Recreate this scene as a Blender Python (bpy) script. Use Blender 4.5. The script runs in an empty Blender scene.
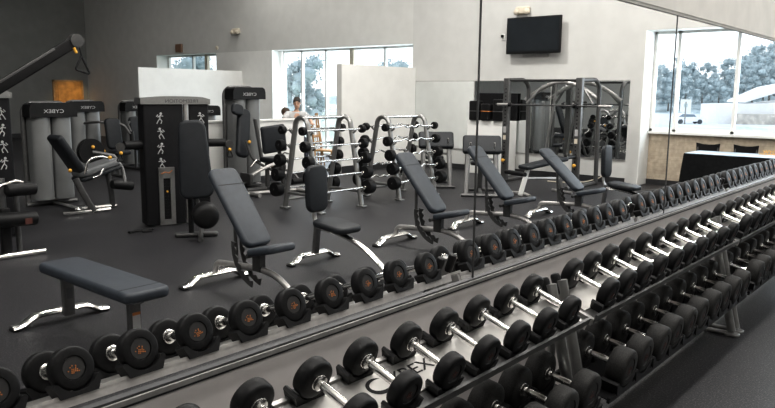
import bpy, math, random
from mathutils import Matrix, Vector
from math import pi, sin, cos, radians as R

random.seed(7)
C = bpy.context.scene.collection
SC = bpy.context.scene
SC.view_settings.view_transform = 'Standard'
SC.view_settings.exposure = .40
SC.view_settings.gamma = .91

# ------------------------------------------------------------------ materials
def mat(name, col, rough=.5, metal=0., var=0., scale=20., bump=0., bscale=None, col2=None, spec=None, trans=0., emit=None, detail=3.):
    m = bpy.data.materials.new(name); m.use_nodes = True
    nt = m.node_tree; b = nt.nodes['Principled BSDF']
    c = (*col, 1)
    b.inputs['Base Color'].default_value = c
    b.inputs['Roughness'].default_value = rough
    b.inputs['Metallic'].default_value = metal
    if spec is not None: b.inputs['Specular IOR Level'].default_value = spec
    if emit:
        b.inputs['Emission Color'].default_value = (*emit[0], 1); b.inputs['Emission Strength'].default_value = emit[1]
    tc = nt.nodes.new('ShaderNodeTexCoord')
    if var or col2:
        n = nt.nodes.new('ShaderNodeTexNoise'); n.inputs['Scale'].default_value = scale; n.inputs['Detail'].default_value = detail
        nt.links.new(tc.outputs['Object'], n.inputs['Vector'])
        r = nt.nodes.new('ShaderNodeValToRGB')
        if col2:
            a, d = col, col2
        else:
            a = tuple(max(0, x*(1-var)) for x in col); d = tuple(min(1, x*(1+var)) for x in col)
        r.color_ramp.elements[0].color = (*a, 1); r.color_ramp.elements[1].color = (*d, 1)
        r.color_ramp.elements[0].position = .35; r.color_ramp.elements[1].position = .65
        nt.links.new(n.outputs['Fac'], r.inputs['Fac']); nt.links.new(r.outputs['Color'], b.inputs['Base Color'])
    if bump:
        n = nt.nodes.new('ShaderNodeTexNoise'); n.inputs['Scale'].default_value = bscale or scale; n.inputs['Detail'].default_value = 4
        nt.links.new(tc.outputs['Object'], n.inputs['Vector'])
        bp = nt.nodes.new('ShaderNodeBump'); bp.inputs['Strength'].default_value = bump; bp.inputs['Distance'].default_value = .01
        nt.links.new(n.outputs['Fac'], bp.inputs['Height']); nt.links.new(bp.outputs['Normal'], b.inputs['Normal'])
    return m

def floor_mat():
    m = mat('rubber floor', (.030, .030, .033), .50, bump=.25, bscale=90, spec=.30)
    nt = m.node_tree; b = nt.nodes['Principled BSDF']; tc = nt.nodes.new('ShaderNodeTexCoord')
    n = nt.nodes.new('ShaderNodeTexNoise'); n.inputs['Scale'].default_value = 95; n.inputs['Detail'].default_value = 2
    n2 = nt.nodes.new('ShaderNodeTexNoise'); n2.inputs['Scale'].default_value = 1.3; n2.inputs['Detail'].default_value = 5
    for k in (n, n2): nt.links.new(tc.outputs['Object'], k.inputs['Vector'])
    r = nt.nodes.new('ShaderNodeValToRGB')
    r.color_ramp.elements[0].position = .56; r.color_ramp.elements[0].color = (.0120, .0120, .0145, 1)
    r.color_ramp.elements[1].position = .70; r.color_ramp.elements[1].color = (.105, .10, .10, 1)
    nt.links.new(n.outputs['Fac'], r.inputs['Fac'])
    mx = nt.nodes.new('ShaderNodeMixRGB'); mx.blend_type = 'MULTIPLY'; mx.inputs['Fac'].default_value = .7
    r2 = nt.nodes.new('ShaderNodeValToRGB'); r2.color_ramp.elements[0].color = (.6, .6, .6, 1); r2.color_ramp.elements[1].color = (1.25, 1.25, 1.25, 1)
    nt.links.new(n2.outputs['Fac'], r2.inputs['Fac'])
    nt.links.new(r.outputs['Color'], mx.inputs['Color1']); nt.links.new(r2.outputs['Color'], mx.inputs['Color2'])
    nt.links.new(mx.outputs['Color'], b.inputs['Base Color'])
    return m

def brick_mat():
    m = mat('split stone', (.42, .34, .25), .85)
    nt = m.node_tree; b = nt.nodes['Principled BSDF']; tc = nt.nodes.new('ShaderNodeTexCoord')
    mp = nt.nodes.new('ShaderNodeMapping'); mp.inputs['Rotation'].default_value = (pi/2, 0, pi/2)
    nt.links.new(tc.outputs['Object'], mp.inputs['Vector'])
    sx = nt.nodes.new('ShaderNodeSeparateXYZ'); cx = nt.nodes.new('ShaderNodeCombineXYZ')
    nt.links.new(tc.outputs['Object'], sx.inputs['Vector'])
    nt.links.new(sx.outputs['Y'], cx.inputs['X']); nt.links.new(sx.outputs['Z'], cx.inputs['Y'])
    br = nt.nodes.new('ShaderNodeTexBrick'); br.inputs['Scale'].default_value = 4.2
    br.inputs['Color1'].default_value = (.47, .40, .31, 1); br.inputs['Color2'].default_value = (.40, .335, .255, 1); br.inputs['Mortar'].default_value = (.38, .325, .25, 1)
    br.inputs['Mortar Size'].default_value = .015; br.inputs['Row Height'].default_value = .3; br.inputs['Brick Width'].default_value = .9
    nt.links.new(cx.outputs['Vector'], br.inputs['Vector'])
    n = nt.nodes.new('ShaderNodeTexNoise'); n.inputs['Scale'].default_value = 12; n.inputs['Detail'].default_value = 6
    nt.links.new(tc.outputs['Object'], n.inputs['Vector'])
    mx = nt.nodes.new('ShaderNodeMixRGB'); mx.blend_type = 'OVERLAY'; mx.inputs['Fac'].default_value = .4
    nt.links.new(br.outputs['Color'], mx.inputs['Color1']); nt.links.new(n.outputs['Fac'], mx.inputs['Color2'])
    nt.links.new(mx.outputs['Color'], b.inputs['Base Color'])
    bp = nt.nodes.new('ShaderNodeBump'); bp.inputs['Strength'].default_value = .5
    nt.links.new(n.outputs['Fac'], bp.inputs['Height']); nt.links.new(bp.outputs['Normal'], b.inputs['Normal'])
    return m

def glass_mat():
    m = bpy.data.materials.new('window glass'); m.use_nodes = True
    nt = m.node_tree; nt.nodes.clear()
    o = nt.nodes.new('ShaderNodeOutputMaterial'); t = nt.nodes.new('ShaderNodeBsdfTransparent'); g = nt.nodes.new('ShaderNodeBsdfGlossy')
    t.inputs['Color'].default_value = (.95, .98, 1, 1); g.inputs['Roughness'].default_value = .02
    mx = nt.nodes.new('ShaderNodeMixShader'); mx.inputs['Fac'].default_value = .05
    nt.links.new(t.outputs[0], mx.inputs[1]); nt.links.new(g.outputs[0], mx.inputs[2]); nt.links.new(mx.outputs[0], o.inputs['Surface'])
    return m

M = dict(
    floor=floor_mat(),
    wall=mat('wall paint', (.56, .56, .545), .8, var=.03, scale=3, bump=.05, bscale=200),
    header=mat('header paint', (.62, .62, .60), .8, var=.03, scale=3, bump=.05, bscale=200),
    dark_wall=mat('dark grey wall', (.20, .205, .20), .8, var=.05, scale=3, bump=.05, bscale=200),  # deeper grey than the far wall
    panel=mat('warm grey panel', (.64, .605, .59), .75, var=.05, scale=6, bump=.08, bscale=260),
    white=mat('white paint', (.78, .78, .76), .7, var=.02, scale=5),
    partition=mat('partition paint', (.74, .74, .72), .8, var=.03, scale=3),
    soffit=mat('soffit paint', (.74, .715, .68), .8, var=.04, scale=4),
    ceil=mat('ceiling', (.35, .35, .35), .9, var=.05, scale=2),
    base=mat('black baseboard', (.02, .02, .022), .5, var=.2),
    stone=brick_mat(), glass=glass_mat(),
    rubber=mat('black urethane', (.0075, .0075, .008), .46, var=.2, scale=60, bump=.03, bscale=300, spec=.16),
    rubber_grey=mat('speckled grey rubber', (.012, .012, .012), .62, col2=(.034, .033, .032), scale=220, bump=.1, bscale=300, spec=.2),
    cap=mat('dark end cap', (.011, .0105, .0105), .6, var=.15, scale=40),
    orange=mat('orange print', (.42, .14, .03), .5, var=.2, scale=300),
    red=mat('faded red print', (.07, .020, .014), .5, var=.2, scale=300),
    chrome=mat('chrome', (.88, .87, .85), .20, 1., var=.03, scale=8),
    steel=mat('brushed steel', (.42, .41, .40), .42, .75, var=.10, scale=30),
    tray=mat('satin tray', (.58, .565, .545), .30, .88, var=.10, scale=9),
    silver=mat('silver powder coat', (.27, .27, .265), .35, .75, var=.05, scale=30),
    gun=mat('gunmetal powder coat', (.11, .11, .11), .4, .6, var=.08, scale=30),
    dgun=mat('dark gunmetal', (.06, .06, .06), .42, .5, var=.08, scale=30),
    black=mat('black plastic', (.008, .008, .0085), .45, var=.15, scale=30, spec=.2),
    mattblack=mat('matt black panel', (.007, .007, .008), .6, var=.15, scale=20, spec=.15),
    vinyl=mat('slate vinyl', (.028, .034, .043), .5, var=.10, scale=14, bump=.05, bscale=180, spec=.35),
    vinyl2=mat('charcoal vinyl', (.014, .016, .019), .5, var=.10, scale=14, bump=.05, bscale=180, spec=.25),
    vinylg=mat('vinyl with shine', (.12, .125, .13), .45, var=.08, scale=14),
    shroud=mat('light grey shroud', (.165, .17, .17), .4, .1, var=.05, scale=5),
    white_print=mat('white print', (.40, .40, .40), .6, var=.05),
    grey_print=mat('dark print', (.06, .06, .065), .6, var=.05),
    yellow=mat('yellow knob', (.72, .38, .05), .45, var=.05),
    wood=mat('warm wood', (.42, .24, .10), .5, var=.2, scale=8),
    gold=mat('varnished wood door', (.60, .30, .08), .45, col2=(.36, .17, .045), scale=5),
    cloth=mat('black cloth', (.008, .0085, .009), .85, var=.2, scale=20, bump=.1, bscale=120, spec=.05),
    topcloth=mat('pale blue table top', (.15, .20, .24), .35, var=.05, scale=10),
    tv=mat('tv screen', (.016, .019, .022), .12, var=.1, scale=3),
    beige=mat('beige plastic', (.60, .54, .44), .5, var=.05),
    brown=mat('brown plastic', (.20, .12, .08), .5, var=.05),
    mirror=mat('mirror silver', (.80, .82, .82), .015, 1., var=.01, scale=2),
    skin=mat('skin', (.62, .38, .27), .55, var=.06, scale=20),
    hair=mat('dark hair', (.025, .018, .014), .6, var=.3, scale=60),
    hair2=mat('brown hair', (.06, .035, .02), .6, var=.3, scale=60),
    shirt=mat('pale grey shirt', (.55, .55, .55), .8, var=.06, scale=12),
    trousers=mat('dark trousers', (.03, .035, .05), .8, var=.1, scale=12),
    tree=mat('hazy foliage', (.34, .42, .45), .9, col2=(.52, .60, .63), scale=.8, detail=8),  # distance haze mixed into the leaf colours
    hill=mat('hazy hillside', (.34, .42, .45), .9, col2=(.52, .60, .63), scale=.5, detail=8),  # same haze tint put into the slope's colour
    lawn=mat('hazy grass', (.60, .68, .60), .9, var=.15, scale=.3),  # grass colour itself paled towards the haze
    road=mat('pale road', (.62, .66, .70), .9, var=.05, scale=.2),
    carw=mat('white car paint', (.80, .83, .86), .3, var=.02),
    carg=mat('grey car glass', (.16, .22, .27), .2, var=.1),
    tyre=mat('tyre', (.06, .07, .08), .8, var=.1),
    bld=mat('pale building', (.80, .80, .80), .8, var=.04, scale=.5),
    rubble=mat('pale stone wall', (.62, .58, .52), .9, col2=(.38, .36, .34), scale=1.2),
    trunk=mat('bark', (.16, .14, .12), .9, var=.2),
    paper=mat('white board', (.75, .75, .75), .6, var=.03),
)

# ------------------------------------------------------------------ geometry helper
class G:
    def __init__(s): s.v = []; s.f = []; s.mi = []; s.cur = 0; s.X = Matrix()
    def mat(s, i): s.cur = i; return s
    def add(s, vs, fs):
        b = len(s.v); s.v += [tuple(s.X @ Vector(p)) for p in vs]
        s.f += [tuple(b+i for i in f) for f in fs]; s.mi += [s.cur]*len(fs); return s
    def box(s, x0, x1, y0, y1, z0, z1, T=None):
        vs = [(x, y, z) for z in (z0, z1) for y in (y0, y1) for x in (x0, x1)]
        if T is not None: vs = [tuple(T @ Vector(p)) for p in vs]
        return s.add(vs, [(0, 2, 3, 1), (4, 5, 7, 6), (0, 1, 5, 4), (2, 6, 7, 3), (0, 4, 6, 2), (1, 3, 7, 5)])
    def pad(s, sx, sy, sz, rc=.03, re=.02, T=None, taper=0., n=5, m=4, waist=None):
        """rounded slab centred on the origin; taper narrows it towards +y"""
        re = min(re, sz/2*.98); out = []
        lay = [(-sz/2+re*(1-cos(a)), re*(1-sin(a))) for a in [pi/2*k/m for k in range(m+1)]]
        lay = lay + [(-z, i) for z, i in reversed(lay)]
        vs = []; rc = min(rc, sx/2*.98, sy/2*.98)
        for z, i in lay:
            hx, hy, r = sx/2-i, sy/2-i, max(rc-i, .002)
            for (qx, qy, a0) in ((1, 1, 0), (-1, 1, pi/2), (-1, -1, pi), (1, -1, 3*pi/2)):
                for k in range(n+1):
                    a = a0+pi/2*k/n
                    x = qx*(hx-r)+r*cos(a); y = qy*(hy-r)+r*sin(a)
                    if taper: x *= 1-taper*(y/sy+.5)
                    vs.append((x, y, z))
        if T is not None: vs = [tuple(T @ Vector(p)) for p in vs]
        c = 4*(n+1); fs = []
        for l in range(len(lay)-1):
            for k in range(c):
                a, b = l*c+k, l*c+(k+1) % c
                fs.append((a, b, b+c, a+c))
        fs.append(tuple(range(c))[::-1]); fs.append(tuple((len(lay)-1)*c+k for k in range(c)))
        return s.add(vs, fs)
    def tube(s, pts, r, n=10, rb=None, up=(0, 0, 1), rs=None):
        """tube along pts; r across 'up x t', rb along up (elliptic)"""
        pts = [Vector(p) for p in pts]; rb = rb or r; vs = []; fs = []
        prev = None
        for i, p in enumerate(pts):
            t = (pts[min(i+1, len(pts)-1)]-pts[max(i-1, 0)]).normalized()
            if prev is None:
                u = Vector(up)
                if abs(u.dot(t)) > .95: u = Vector((1, 0, 0)) if abs(t.x) < .9 else Vector((0, 1, 0))
                b = (u - t*u.dot(t)).normalized()
            else:
                b = (prev - t*prev.dot(t)).normalized()
            prev = b; a = t.cross(b)
            k = rs[i] if rs else 1
            for j in range(n):
                w = 2*pi*j/n
                vs.append(tuple(p + a*r*k*cos(w) + b*rb*k*sin(w)))
        for i in range(len(pts)-1):
            for j in range(n):
                q, w = i*n+j, i*n+(j+1) % n
                fs.append((q, w, w+n, q+n))
        fs.append(tuple(range(n))[::-1]); fs.append(tuple((len(pts)-1)*n+j for j in range(n)))
        return s.add(vs, fs)
    def lathe(s, prof, o=(0, 0, 0), ax=(0, 0, 1), n=24):
        ax = Vector(ax).normalized(); o = Vector(o)
        u = Vector((1, 0, 0)) if abs(ax.x) < .9 else Vector((0, 1, 0))
        a = (u-ax*u.dot(ax)).normalized(); b = ax.cross(a); vs = []; fs = []
        for r, t in prof:
            for j in range(n):
                w = 2*pi*j/n; vs.append(tuple(o+ax*t+a*r*cos(w)+b*r*sin(w)))
        for i in range(len(prof)-1):
            for j in range(n):
                q, w = i*n+j, i*n+(j+1) % n
                fs.append((q, w, w+n, q+n))
        fs.append(tuple(range(n))[::-1]); fs.append(tuple((len(prof)-1)*n+j for j in range(n)))
        return s.add(vs, fs)
    def prism(s, poly, d0, d1, f):
        """poly in (a,b), extruded from d0 to d1; f(a,b,d) -> xyz"""
        n = len(poly); vs = [f(a, b, d0) for a, b in poly]+[f(a, b, d1) for a, b in poly]
        fs = [tuple(range(n))[::-1], tuple(range(n, 2*n))]+[(i, (i+1) % n, n+(i+1) % n, n+i) for i in range(n)]
        return s.add(vs, fs)
    def ball(s, c, r, sx=1, sy=1, sz=1, n=14, m=9):
        vs = []; fs = []
        for i in range(m+1):
            a = -pi/2+pi*i/m
            for j in range(n):
                w = 2*pi*j/n
                vs.append((c[0]+r*sx*cos(a)*cos(w), c[1]+r*sy*cos(a)*sin(w), c[2]+r*sz*sin(a)))
        for i in range(m):
            for j in range(n):
                q, w = i*n+j, i*n+(j+1) % n; fs.append((q, w, w+n, q+n))
        return s.add(vs, fs)

def fil(pts, rad, n=6):
    """round the corners of a polyline"""
    pts = [Vector(p) for p in pts]; out = [pts[0]]
    for i in range(1, len(pts)-1):
        p, a, b = pts[i], pts[i-1], pts[i+1]
        d1 = (a-p); d2 = (b-p); r = min(rad, d1.length*.49, d2.length*.49)
        s, e = p+d1.normalized()*r, p+d2.normalized()*r
        for k in range(n+1):
            t = k/n; out.append(s*(1-t)**2+p*2*t*(1-t)+e*t*t)
    out.append(pts[-1]); return out

def obj(name, g, mats, parent=None, label=None, angle=.7):
    me = bpy.data.meshes.new(name); me.from_pydata(g.v, [], g.f)
    if not isinstance(mats, (list, tuple)): mats = [mats]
    for m in mats: me.materials.append(m if not isinstance(m, str) else M[m])
    for p, i in zip(me.polygons, g.mi): p.material_index = i
    me.update()
    import bmesh
    bm = bmesh.new(); bm.from_mesh(me); bmesh.ops.recalc_face_normals(bm, faces=bm.faces); bm.to_mesh(me); bm.free()
    me.shade_smooth(); me.set_sharp_from_angle(angle=angle)
    o = bpy.data.objects.new(name, me); C.objects.link(o)
    if parent: o.parent = parent
    if label: o['label'] = label
    return o
def thing(name, label, cat, loc=(0, 0, 0), rz=0., group=None):
    o = bpy.data.objects.new(name, None); C.objects.link(o); o.empty_display_size = .1
    o.location = loc; o.rotation_euler = (0, 0, rz); o['label'] = label; o['category'] = cat
    if group: o['group'] = group
    return o
def tag(o, label, cat, group=None, kind=None):
    o['label'] = label; o['category'] = cat
    if group: o['group'] = group
    if kind: o['kind'] = kind
    return o
def struct(name, g, m, parent=None):
    o = obj(name, g, m, parent)
    if not parent: o['kind'] = 'structure'
    return o
def dup(root, label=None, group=None):
    r = root.copy(); C.objects.link(r)
    if label: r['label'] = label
    if group: r['group'] = group
    for ch in list(root.children):
        c = ch.copy(); C.objects.link(c); c.parent = r
        for gd in list(ch.children):
            d = gd.copy(); C.objects.link(d); d.parent = c
    return r
def text_obj(name, body, size, m, parent, T, mirrored=False, extrude=.0006, align='CENTER', stretch=1.):
    """flat lettering as a mesh; mirrored reads backwards, as seen in the looking glass"""
    cu = bpy.data.curves.new(name, 'FONT'); cu.body = body; cu.size = size; cu.extrude = extrude; cu.align_x = align; cu.align_y = 'CENTER'
    tmp = bpy.data.objects.new(name+' tmp', cu); C.objects.link(tmp)
    dg = bpy.context.evaluated_depsgraph_get(); me = bpy.data.meshes.new_from_object(tmp.evaluated_get(dg))
    bpy.data.objects.remove(tmp)
    k = -stretch if mirrored else stretch
    for v in me.vertices: v.co = T @ Vector((v.co.x*k, v.co.y, v.co.z))
    me.name = name; me.materials.clear(); me.materials.append(M[m])
    o = bpy.data.objects.new(name, me); C.objects.link(o); o.parent = parent
    return o
FACE_FRONT = lambda x, y, z: Matrix.Translation((x, y, z)) @ Matrix.Rotation(pi/2, 4, 'X')   # lettering facing -y
def rotx(a, o=(0, 0, 0)): return Matrix.Translation(o) @ Matrix.Rotation(a, 4, 'X')
ORD = ['first', 'second', 'third', 'fourth', 'fifth', 'sixth', 'seventh', 'eighth', 'ninth', 'tenth', 'eleventh']

# ------------------------------------------------------------------ camera
th, pt, ro, f_px = .7038, .1542, .0111, 711.7
Fv = Vector((cos(th)*cos(pt), sin(th)*cos(pt), -sin(pt))); Rv = Vector((sin(th), -cos(th), 0)); Uv = Rv.cross(Fv)
R2, U2 = Rv*cos(ro)+Uv*sin(ro), Uv*cos(ro)-Rv*sin(ro)
cam = bpy.data.cameras.new('camera'); co = bpy.data.objects.new('camera', cam); C.objects.link(co); SC.camera = co
cam.sensor_width = 36; cam.lens = f_px*36/775; cam.clip_start = .02; cam.clip_end = 900
mx = Matrix.Identity(4)
for i in range(3): mx[i][0] = R2[i]; mx[i][1] = U2[i]; mx[i][2] = -Fv[i]
mx[0][3], mx[1][3], mx[2][3] = 0, -1.845, 1.72
co.matrix_world = mx

# ------------------------------------------------------------------ the room
XF, XG, YL, HC = 13.65, 14.12, 24.9, 6.6
struct('floor', G().box(-8, XG+.3, -7, YL, -.1, 0), 'floor')
struct('ceiling', G().box(-8.1, XG+.3, -7.1, YL+.1, HC, HC+.1), 'ceil')
struct('wall_left', G().box(-8, XG+.3, YL, YL+.1, 0, HC), 'dark_wall')
struct('wall_back', G().box(-8.1, -8, -7, YL, 0, HC), 'white')
struct('wall_right', G().box(-8, XG+.3, -7.1, -7, 0, HC), 'wall')
g = G()
g.box(XF, XG+.1, 3.38, 9.0, 0, HC)                  # the wall that carries the television
g.box(XF, XG+.1, -7, 3.38, 2.95, HC)                # above the window over the stone sill
g.mat(1).box(XF, XG+.1, 9.0, 20.1, 2.9, HC)         # header over the recess
g.mat(3).box(XF, XG+.1, 14.25, 16.76, 0, 2.9)       # pier; whiter paint stands in for the light falling on it
g.mat(2).box(XF, XG+.1, 20.1, YL, 0, HC)
struct('wall_far', g, ['wall', 'header', 'header', 'white'])
struct('trim_1', G().box(XF-.004, XG, 3.365, 3.38, 0, 2.95), 'white')
struct('trim_2', G().box(XF, XG, 20.085, 20.1, 0, 2.9).box(XF-.01, XF+.1, 14.12, 14.25, 0, 2.9), 'white')
struct('wall_stone', G().box(XG-.02, XG+.1, -7, 3.36, 0, 1.0), 'stone')
struct('trim_3', G().box(XG-.10, XG+.1, -7, 3.36, 1.0, 1.045), 'white')
struct('baseboard_far', G().box(XF-.015, XF, 3.62, 9.0, 0, .12).box(XG-.04, XG-.02, -7, 3.36, 0, .1), 'base')
struct('baseboard_left', G().box(-8, XF, YL-.02, YL, 0, .15), 'base')
# partitions
struct('wall_partition', G().box(11.1, XF, 8.9, 9.05, 0, 2.33), 'partition')
struct('baseboard_partition', G().box(11.1, XF-.02, 8.885, 8.9, 0, .14), 'base')
struct('wall_partition_rear', G().box(10.25, XF, 15.5, 15.65, 0, 2.33).mat(1).box(10.235, 10.25, 15.5, 15.65, 0, 2.33), ['white', 'header'])
struct('wall_counter', G().box(7.6, 9.95, 8.85, 9.0, 0, 1.17).mat(1).box(7.58, 9.97, 8.82, 9.03, 1.17, 1.20), ['partition', 'white'])
struct('baseboard_counter', G().box(7.6, 9.95, 8.835, 8.85, 0, .12), 'base')
# windows
def window(n, y0, y1, z0, z1, muls, ym=None):
    g = G(); x0, x1 = XG-.03, XG+.06
    g.box(x0, x1, y0, y0+.05, z0, z1).box(x0, x1, y1-.05, y1, z0, z1).box(x0, x1, y0, y1, z0, z0+.05).box(x0, x1, y0, y1, z1-.05, z1)
    for m_ in muls: g.box(x0, x1, m_-.03, m_+.03, z0, z1)
    if ym:
        g.mat(1)
        for m_ in ym: g.box(x0-.01, x1, m_-.07, m_+.07, z0, z1)
    w = struct(f'window_{n}', g, ['white', 'beige'])
    ys = sorted([y0]+list(muls)+list(ym or [])+[y1])
    for a, b in zip(ys[:-1], ys[1:]):
        obj('pane', G().box(XG+.012, XG+.018, a+.03, b-.03, z0+.04, z1-.04), 'glass', w)
window(1, -7, 3.36, 1.045, 2.95, [-5.6, -4.5, -3.4, -2.35, -1.3, -.25, .8, 1.84, 2.89])
window(2, 9.05, 14.15, .1, 2.9, [10.26, 12.4, 13.37], [11.42])
window(3, 16.76, 20.08, .9, 2.9, [18.64], [17.9])

# the looking-glass wall: panel below, soffit above, seams and channel but no glass; the reflection is built as geometry beyond
struct('wall_front', G().box(-8, XG, -.012, .012, 0, .812), 'panel')
struct('wall_front_upper', G().box(-8, XG, -.02, .02, 2.32, HC), 'soffit')
struct('trim_4', G().box(-8, XG, -.016, .016, .812, .822).mat(1).box(-8, XG, -.022, .022, .822, .838).mat(0).box(-8, XG, -.014, .014, .838, .846), ['base', 'steel'])  # lower black strip colours in the shadow gap under the channel
struct('trim_5', G().box(-8, XG, -.014, .014, 2.30, 2.32), 'soffit')
for i, x in enumerate((.2, 2.815, 5.40)):
    struct(f'trim_{6+i}', G().box(x-.0035, x+.0035, -.004, .004, .846, 2.30), 'dgun')

# ------------------------------------------------------------------ dumbbells and their racks
PITCH, X0 = .2313, 3.2346
UNITX = [X0-2.4747, X0, X0+2.4747, X0+4.9494]     # first saddle of each rack unit
TA = R(18.6); LA = R(9)
def make_dumbbell(r, hw, half, hr, headmat, label, group, mark='orange'):
    """axis along local y, origin at its centre line; head = rubber, handle = chrome"""
    t = thing('dumbbell', label, 'dumbbell', (0, 0, -50), 0, group)
    g = G(); hh = half-hw/2
    g.lathe([(hr*.8, -hh-.01), (hr*.86, -hh), (hr*.9, -hh*.75), (hr, -hh*.3), (hr, hh*.3), (hr*.9, hh*.75), (hr*.86, hh), (hr*.8, hh+.01)], ax=(0, 1, 0), n=14)
    for s in (-1, 1):
        g.lathe([(hr*1.25, s*(hh-.016)), (hr*1.62, s*(hh-.014)), (hr*1.62, s*(hh-.004)), (hr*1.8, s*(hh-.003)), (hr*1.8, s*(hh+.004))], ax=(0, 1, 0), n=16)
    obj('handle', g, 'chrome', t)
    for s in (-1, 1):
        g = G(); a = hh; b = half+hw/2; e = .27*hw
        pr = [(r*.55, a), (r*.86, a), (r*.95, a+e*.25), (r, a+e*.8), (r, b-e*.8), (r*.96, b-e*.25), (r*.88, b), (r*.56, b), (r*.54, b-.004), (r*.50, b-.004)]
        g.lathe([(q, s*w) for q, w in pr], ax=(0, 1, 0), n=30)
        h = obj('head', g, [headmat], t)
        g = G(); g.lathe([(r*.5, s*(b-.006)), (r*.5, s*(b-.0025)), (r*.1, s*(b-.0022))], ax=(0, 1, 0), n=24); g.mat(1)
        rnd = random.Random(3)
        for row in range(6):                       # little printed squares that make up the emblem
            wd = (.06, .12, .19, .24, .26, .22)[row]
            for k in range(-3, 4):
                xx = k*r*.082
                if abs(xx) > r*wd or rnd.random() < .40: continue
                zz = r*(.18-.08*row); q = r*.026
                y0 = s*(b-.0020); y1 = s*(b-.0008)
                g.box(xx-q, xx+q, min(y0, y1), max(y0, y1), zz-q, zz+q)
        obj('emblem', g, ['cap', mark], h)
    return t
KT = [make_dumbbell(r, hw, .1005, .0155, M['rubber'], 'x', 'x', 'red') for r, hw in ((.066, .05), (.074, .053), (.080, .056))]
KR = [make_dumbbell(r, hw, .1005, .0155, M['rubber'], 'x', 'x') for r, hw in ((.070, .05), (.079, .053), (.084, .056), (.086, .056))]
KL = [make_dumbbell(r, hw, .112, .0165, M['rubber_grey'], 'x', 'x', 'red') for r, hw in ((.092, .082), (.094, .09), (.096, .092))]
kinds_used = set()
WHICH = ['first', 'second', 'third', 'fourth']
def place(u, k): return f'{ORD[9-k]} from the far end' if u < 2 else f'{ORD[k]} from the near end'
def put_db(kit, key, x, y, z, rx, ry, label, group):
    if key not in kinds_used: t = kit; kinds_used.add(key); t['label'] = label; t['group'] = group
    else: t = dup(kit, label, group)
    t.location = (x, y, z); t.rotation_mode = 'YXZ'; t.rotation_euler = (rx, ry, 0)
TOPM = (.4056, .8155); LOWM = (.478, .452)
rr = random.Random(11)
for u in range(3):
    for k in range(10):
        x = UNITX[u]+PITCH*k
        put_db(KT[u], f'T{u}', x, -TOPM[0]+rr.uniform(-.006, .006), TOPM[1], TA, rr.uniform(-.5, .5),
               f'black dumbbell, {place(u, k)}, upper tier of the {WHICH[u]} rack before the mirror', 'dumbbells on the upper tier')
        put_db(KL[u], f'L{u}', x, -LOWM[0]+rr.uniform(-.006, .006), LOWM[1], LA, rr.uniform(-.5, .5),
               f'heavy thick-headed dumbbell, {place(u, k)}, lower tier of the {WHICH[u]} rack', 'dumbbells on the lower tier')
for u in range(4):
    for k in range(10):
        x = UNITX[u]+PITCH*k
        put_db(KR[u], f'R{u}', x, TOPM[0]+rr.uniform(-.006, .006), TOPM[1], -TA, rr.uniform(-.4, .4),
               f'orange-emblem dumbbell in the mirror, {place(u, k)} of the {WHICH[u]} reflected rack', 'dumbbells seen in the mirror')

def tierpt(mid, ang, s, n, sg):
    """s along the dumbbell axis towards the aisle, n up from it; sg=1 this side of the mirror, -1 the other"""
    a = mid[0]+s*cos(ang)+n*sin(ang); z = mid[1]-s*sin(ang)+n*cos(ang)
    return (-sg*a, z)
def saddle(x, mid, ang, s, r, sg, d=.060):
    poly = []
    for k in range(13):
        w = pi*(1.18+.64*k/12); poly.append(((r+.003)*cos(w), (r+.003)*sin(w)))
    poly += [(r*1.04, -r*.50), (r*1.14, -r*.62), (r*.86, -r*1.24), (-r*.86, -r*1.24), (-r*1.14, -r*.62), (-r*1.04, -r*.50)]
    def f(a, b, dd):
        y, z = tierpt(mid, ang, s+dd, b, sg); return (x+a, y, z)
    return G().prism(poly, -d/2, d/2, f)
def bar_sn(g, x0, x1, mid, ang, s0, s1, n0, n1, sg):
    c = [tierpt(mid, ang, s, n, sg) for s, n in ((s0, n0), (s1, n0), (s1, n1), (s0, n1))]
    vs = [(x, *p) for x in (x0, x1) for p in c]
    g.add(vs, [(0, 1, 2, 3), (4, 7, 6, 5), (0, 4, 5, 1), (1, 5, 6, 2), (2, 6, 7, 3), (3, 7, 4, 0)]); return g
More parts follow.
